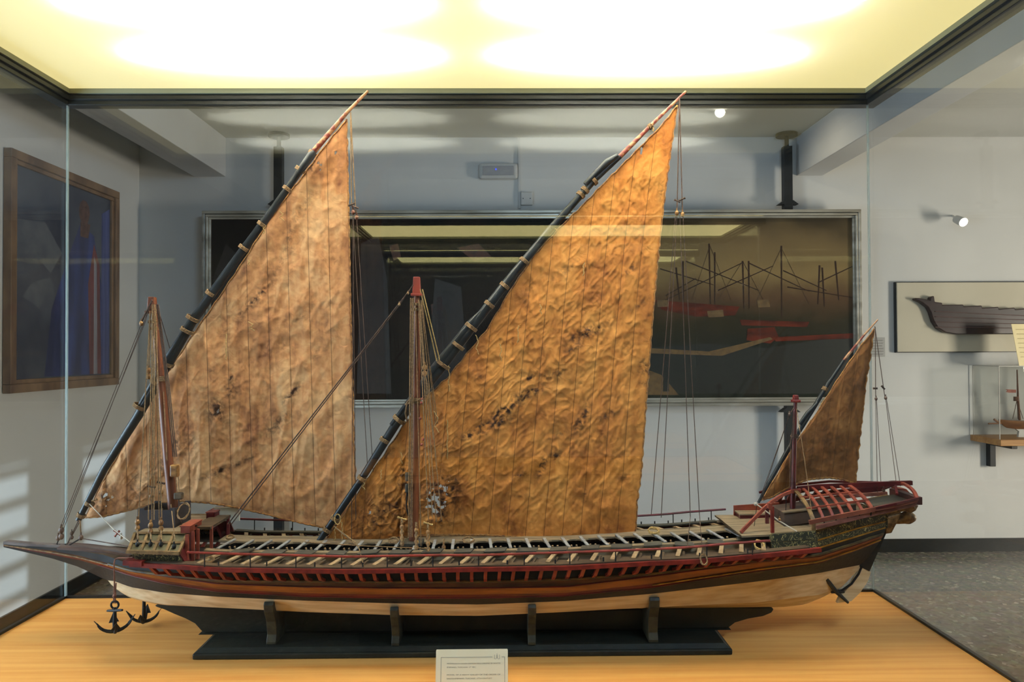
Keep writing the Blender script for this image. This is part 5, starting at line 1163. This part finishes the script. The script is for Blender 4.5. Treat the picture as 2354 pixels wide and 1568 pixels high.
for px in (624, 911, 1222, 1500):
    x = P(px, 1430, 1.62).x; k5 = (px-246)/(1935-246); zz = P(px, ip(px, [(624, 1387), (911, 1394), (1222, 1388), (1500, 1374)]), 1.592).z
    hx = 4; s = (px-EA[6])/(EB[6]-EA[6]); b6 = hull_pt(6, s)
    near = [(YC-.016, zb_), (YC-.016, b6.z-.020), (YC-.050, b6.z-.010), (b6.y-.002, b6.z-.003), (b6.y-.012, b6.z+.012), (b6.y-.017, zz-.002), (b6.y-.024, zz), (b6.y-.029, zz-.006), (b6.y-.026, zz-.022), (b6.y-.018, zz-.034), (b6.y-.010, zz-.048), (b6.y-.004, zb_+.02), (b6.y-.010, zb_+.006), (b6.y-.010, zb_)]
    w2 = .0085 if px in (911, 1222) else .0105
    f1 = [Vector((x-w2/1, y, zz_)) for y, zz_ in near]; m = MB(); m.prism(f1, (w2*2, 0, 0)); m.prism([mirror(v) for v in f1], (w2*2, 0, 0)); m.build('cradle_bracket', cradle_m, st, bevel=.0015)

# ------------------------------------------------------------------ label
def label():
    Y0 = 1.428; zb = ZB; w0 = .1395; hh = .1; tilt = math.radians(14); cx = P(1085, 1500, 1.45).x
    t = thing('caption_card', (cx, Y0, zb), 'cream printed caption card with grey border at the front of the case', 'label')
    Yt = Y0+.022; zt = P(1085, 1494, Yt).z; hh = zt-zb; up = Vector((0, Yt-Y0, hh)); ul = up.length; up.normalize(); nrm = Vector((0, -up.z, up.y)); rt = Vector((1, 0, 0))
    o = Vector((cx-w0/2, Y0, zb+.001))
    def pt(u, v, n=0): return o+rt*u+up*v+nrm*n
    MB().prism([pt(0, 0), pt(w0, 0), pt(w0, ul-.002), pt(w0-.001, ul), pt(.001, ul), pt(0, ul-.002)], -nrm*.003).build('card', paper_m, t)
    m = MB(); e = .0006; lw = .0014; x0, x1, y0, y1 = .0095, w0-.0055, .008, ul-.0135
    def rect(a, b, c_, d): m.add([pt(a, c_, .0003), pt(b, c_, .0003), pt(b, d, .0003), pt(a, d, .0003)], [(0, 1, 2, 3)])
    rect(x0, x0+lw, y0, y1); rect(x1-lw, x1, y0, y1); rect(x0, x1, y0, y0+lw); rect(x0, w0-.030, y1-lw, y1); rect(w0-.012, x1, y1-lw, y1)
    # small ship-like emblem at the top right
    ex = w0-.021
    rect(ex-.0052, ex-.0042, y1-.004, y1+.0035); rect(ex+.0042, ex+.0052, y1-.004, y1+.0035); rect(ex-.0012, ex+.0012, y1-.0035, y1+.003); rect(ex-.0005, ex+.0005, y1+.003, y1+.006)
    rect(ex-.0048, ex-.0018, y1-.0045, y1-.0035); rect(ex+.0018, ex+.0048, y1-.0045, y1-.0035)
    m.build('border_and_emblem', mat('border_grey', (196, 186, 164), (190, 180, 158), .7), t)
    lines = ["MODELLO DI GALEA GROSSA DELL'ORDINE DI SANTO", "STEFANO, TOSCANA 17° SEC.", "", "MODEL OF A HEAVY GALLEY OF THE ORDER OF", "SANTO STEFANO, TUSCANY, 17TH CENTURY", "", "MODELE DE GALEE GROSSE DE L'ORDRE DE \"SANTO", "STEFANO\", TOSCANE, 17EME SIECLE"]
    R = Matrix((rt, up, nrm)).transposed().to_4x4(); full = .1035
    y = ul-.0265
    for i, s in enumerate(lines):
        if s:
            cu = bpy.data.curves.new('txt', 'FONT'); cu.body = s; cu.size = .0052; ob = bpy.data.objects.new('txt', cu); COL.objects.link(ob); bpy.context.view_layer.update()
            me = bpy.data.meshes.new_from_object(ob.evaluated_get(bpy.context.evaluated_depsgraph_get())); bpy.data.objects.remove(ob)
            xs = [v.co.x for v in me.vertices]; wd_ = max(xs); k = (full/wd_) if len(s) > 36 else .82
            for v in me.vertices: v.co = pt(.0215+v.co.x*k, y+v.co.y*.62, .0004)
            me.materials.clear(); me.materials.append(ink_m); to = bpy.data.objects.new('text_line', me); COL.objects.link(to); par(to, t)
            y -= .0066
        else: y -= .0068
label()

# ------------------------------------------------------------------ finish
for o in bpy.data.objects:
    if '_base' in o.keys(): del o['_base']
vs = S.view_settings; S.display_settings.display_device = 'sRGB'; vs.view_transform = 'Standard'; vs.look = 'None'; vs.exposure = 0.0; vs.gamma = 1; vs.use_curve_mapping = False
S.cycles.adaptive_threshold = .04; S.cycles.max_bounces = 7; S.cycles.transparent_max_bounces = 16; S.cycles.glossy_bounces = 3; S.cycles.diffuse_bounces = 3; S.cycles.transmission_bounces = 4
S.cycles.sample_clamp_indirect = 12; S.cycles.caustics_reflective = False; S.cycles.caustics_refractive = False
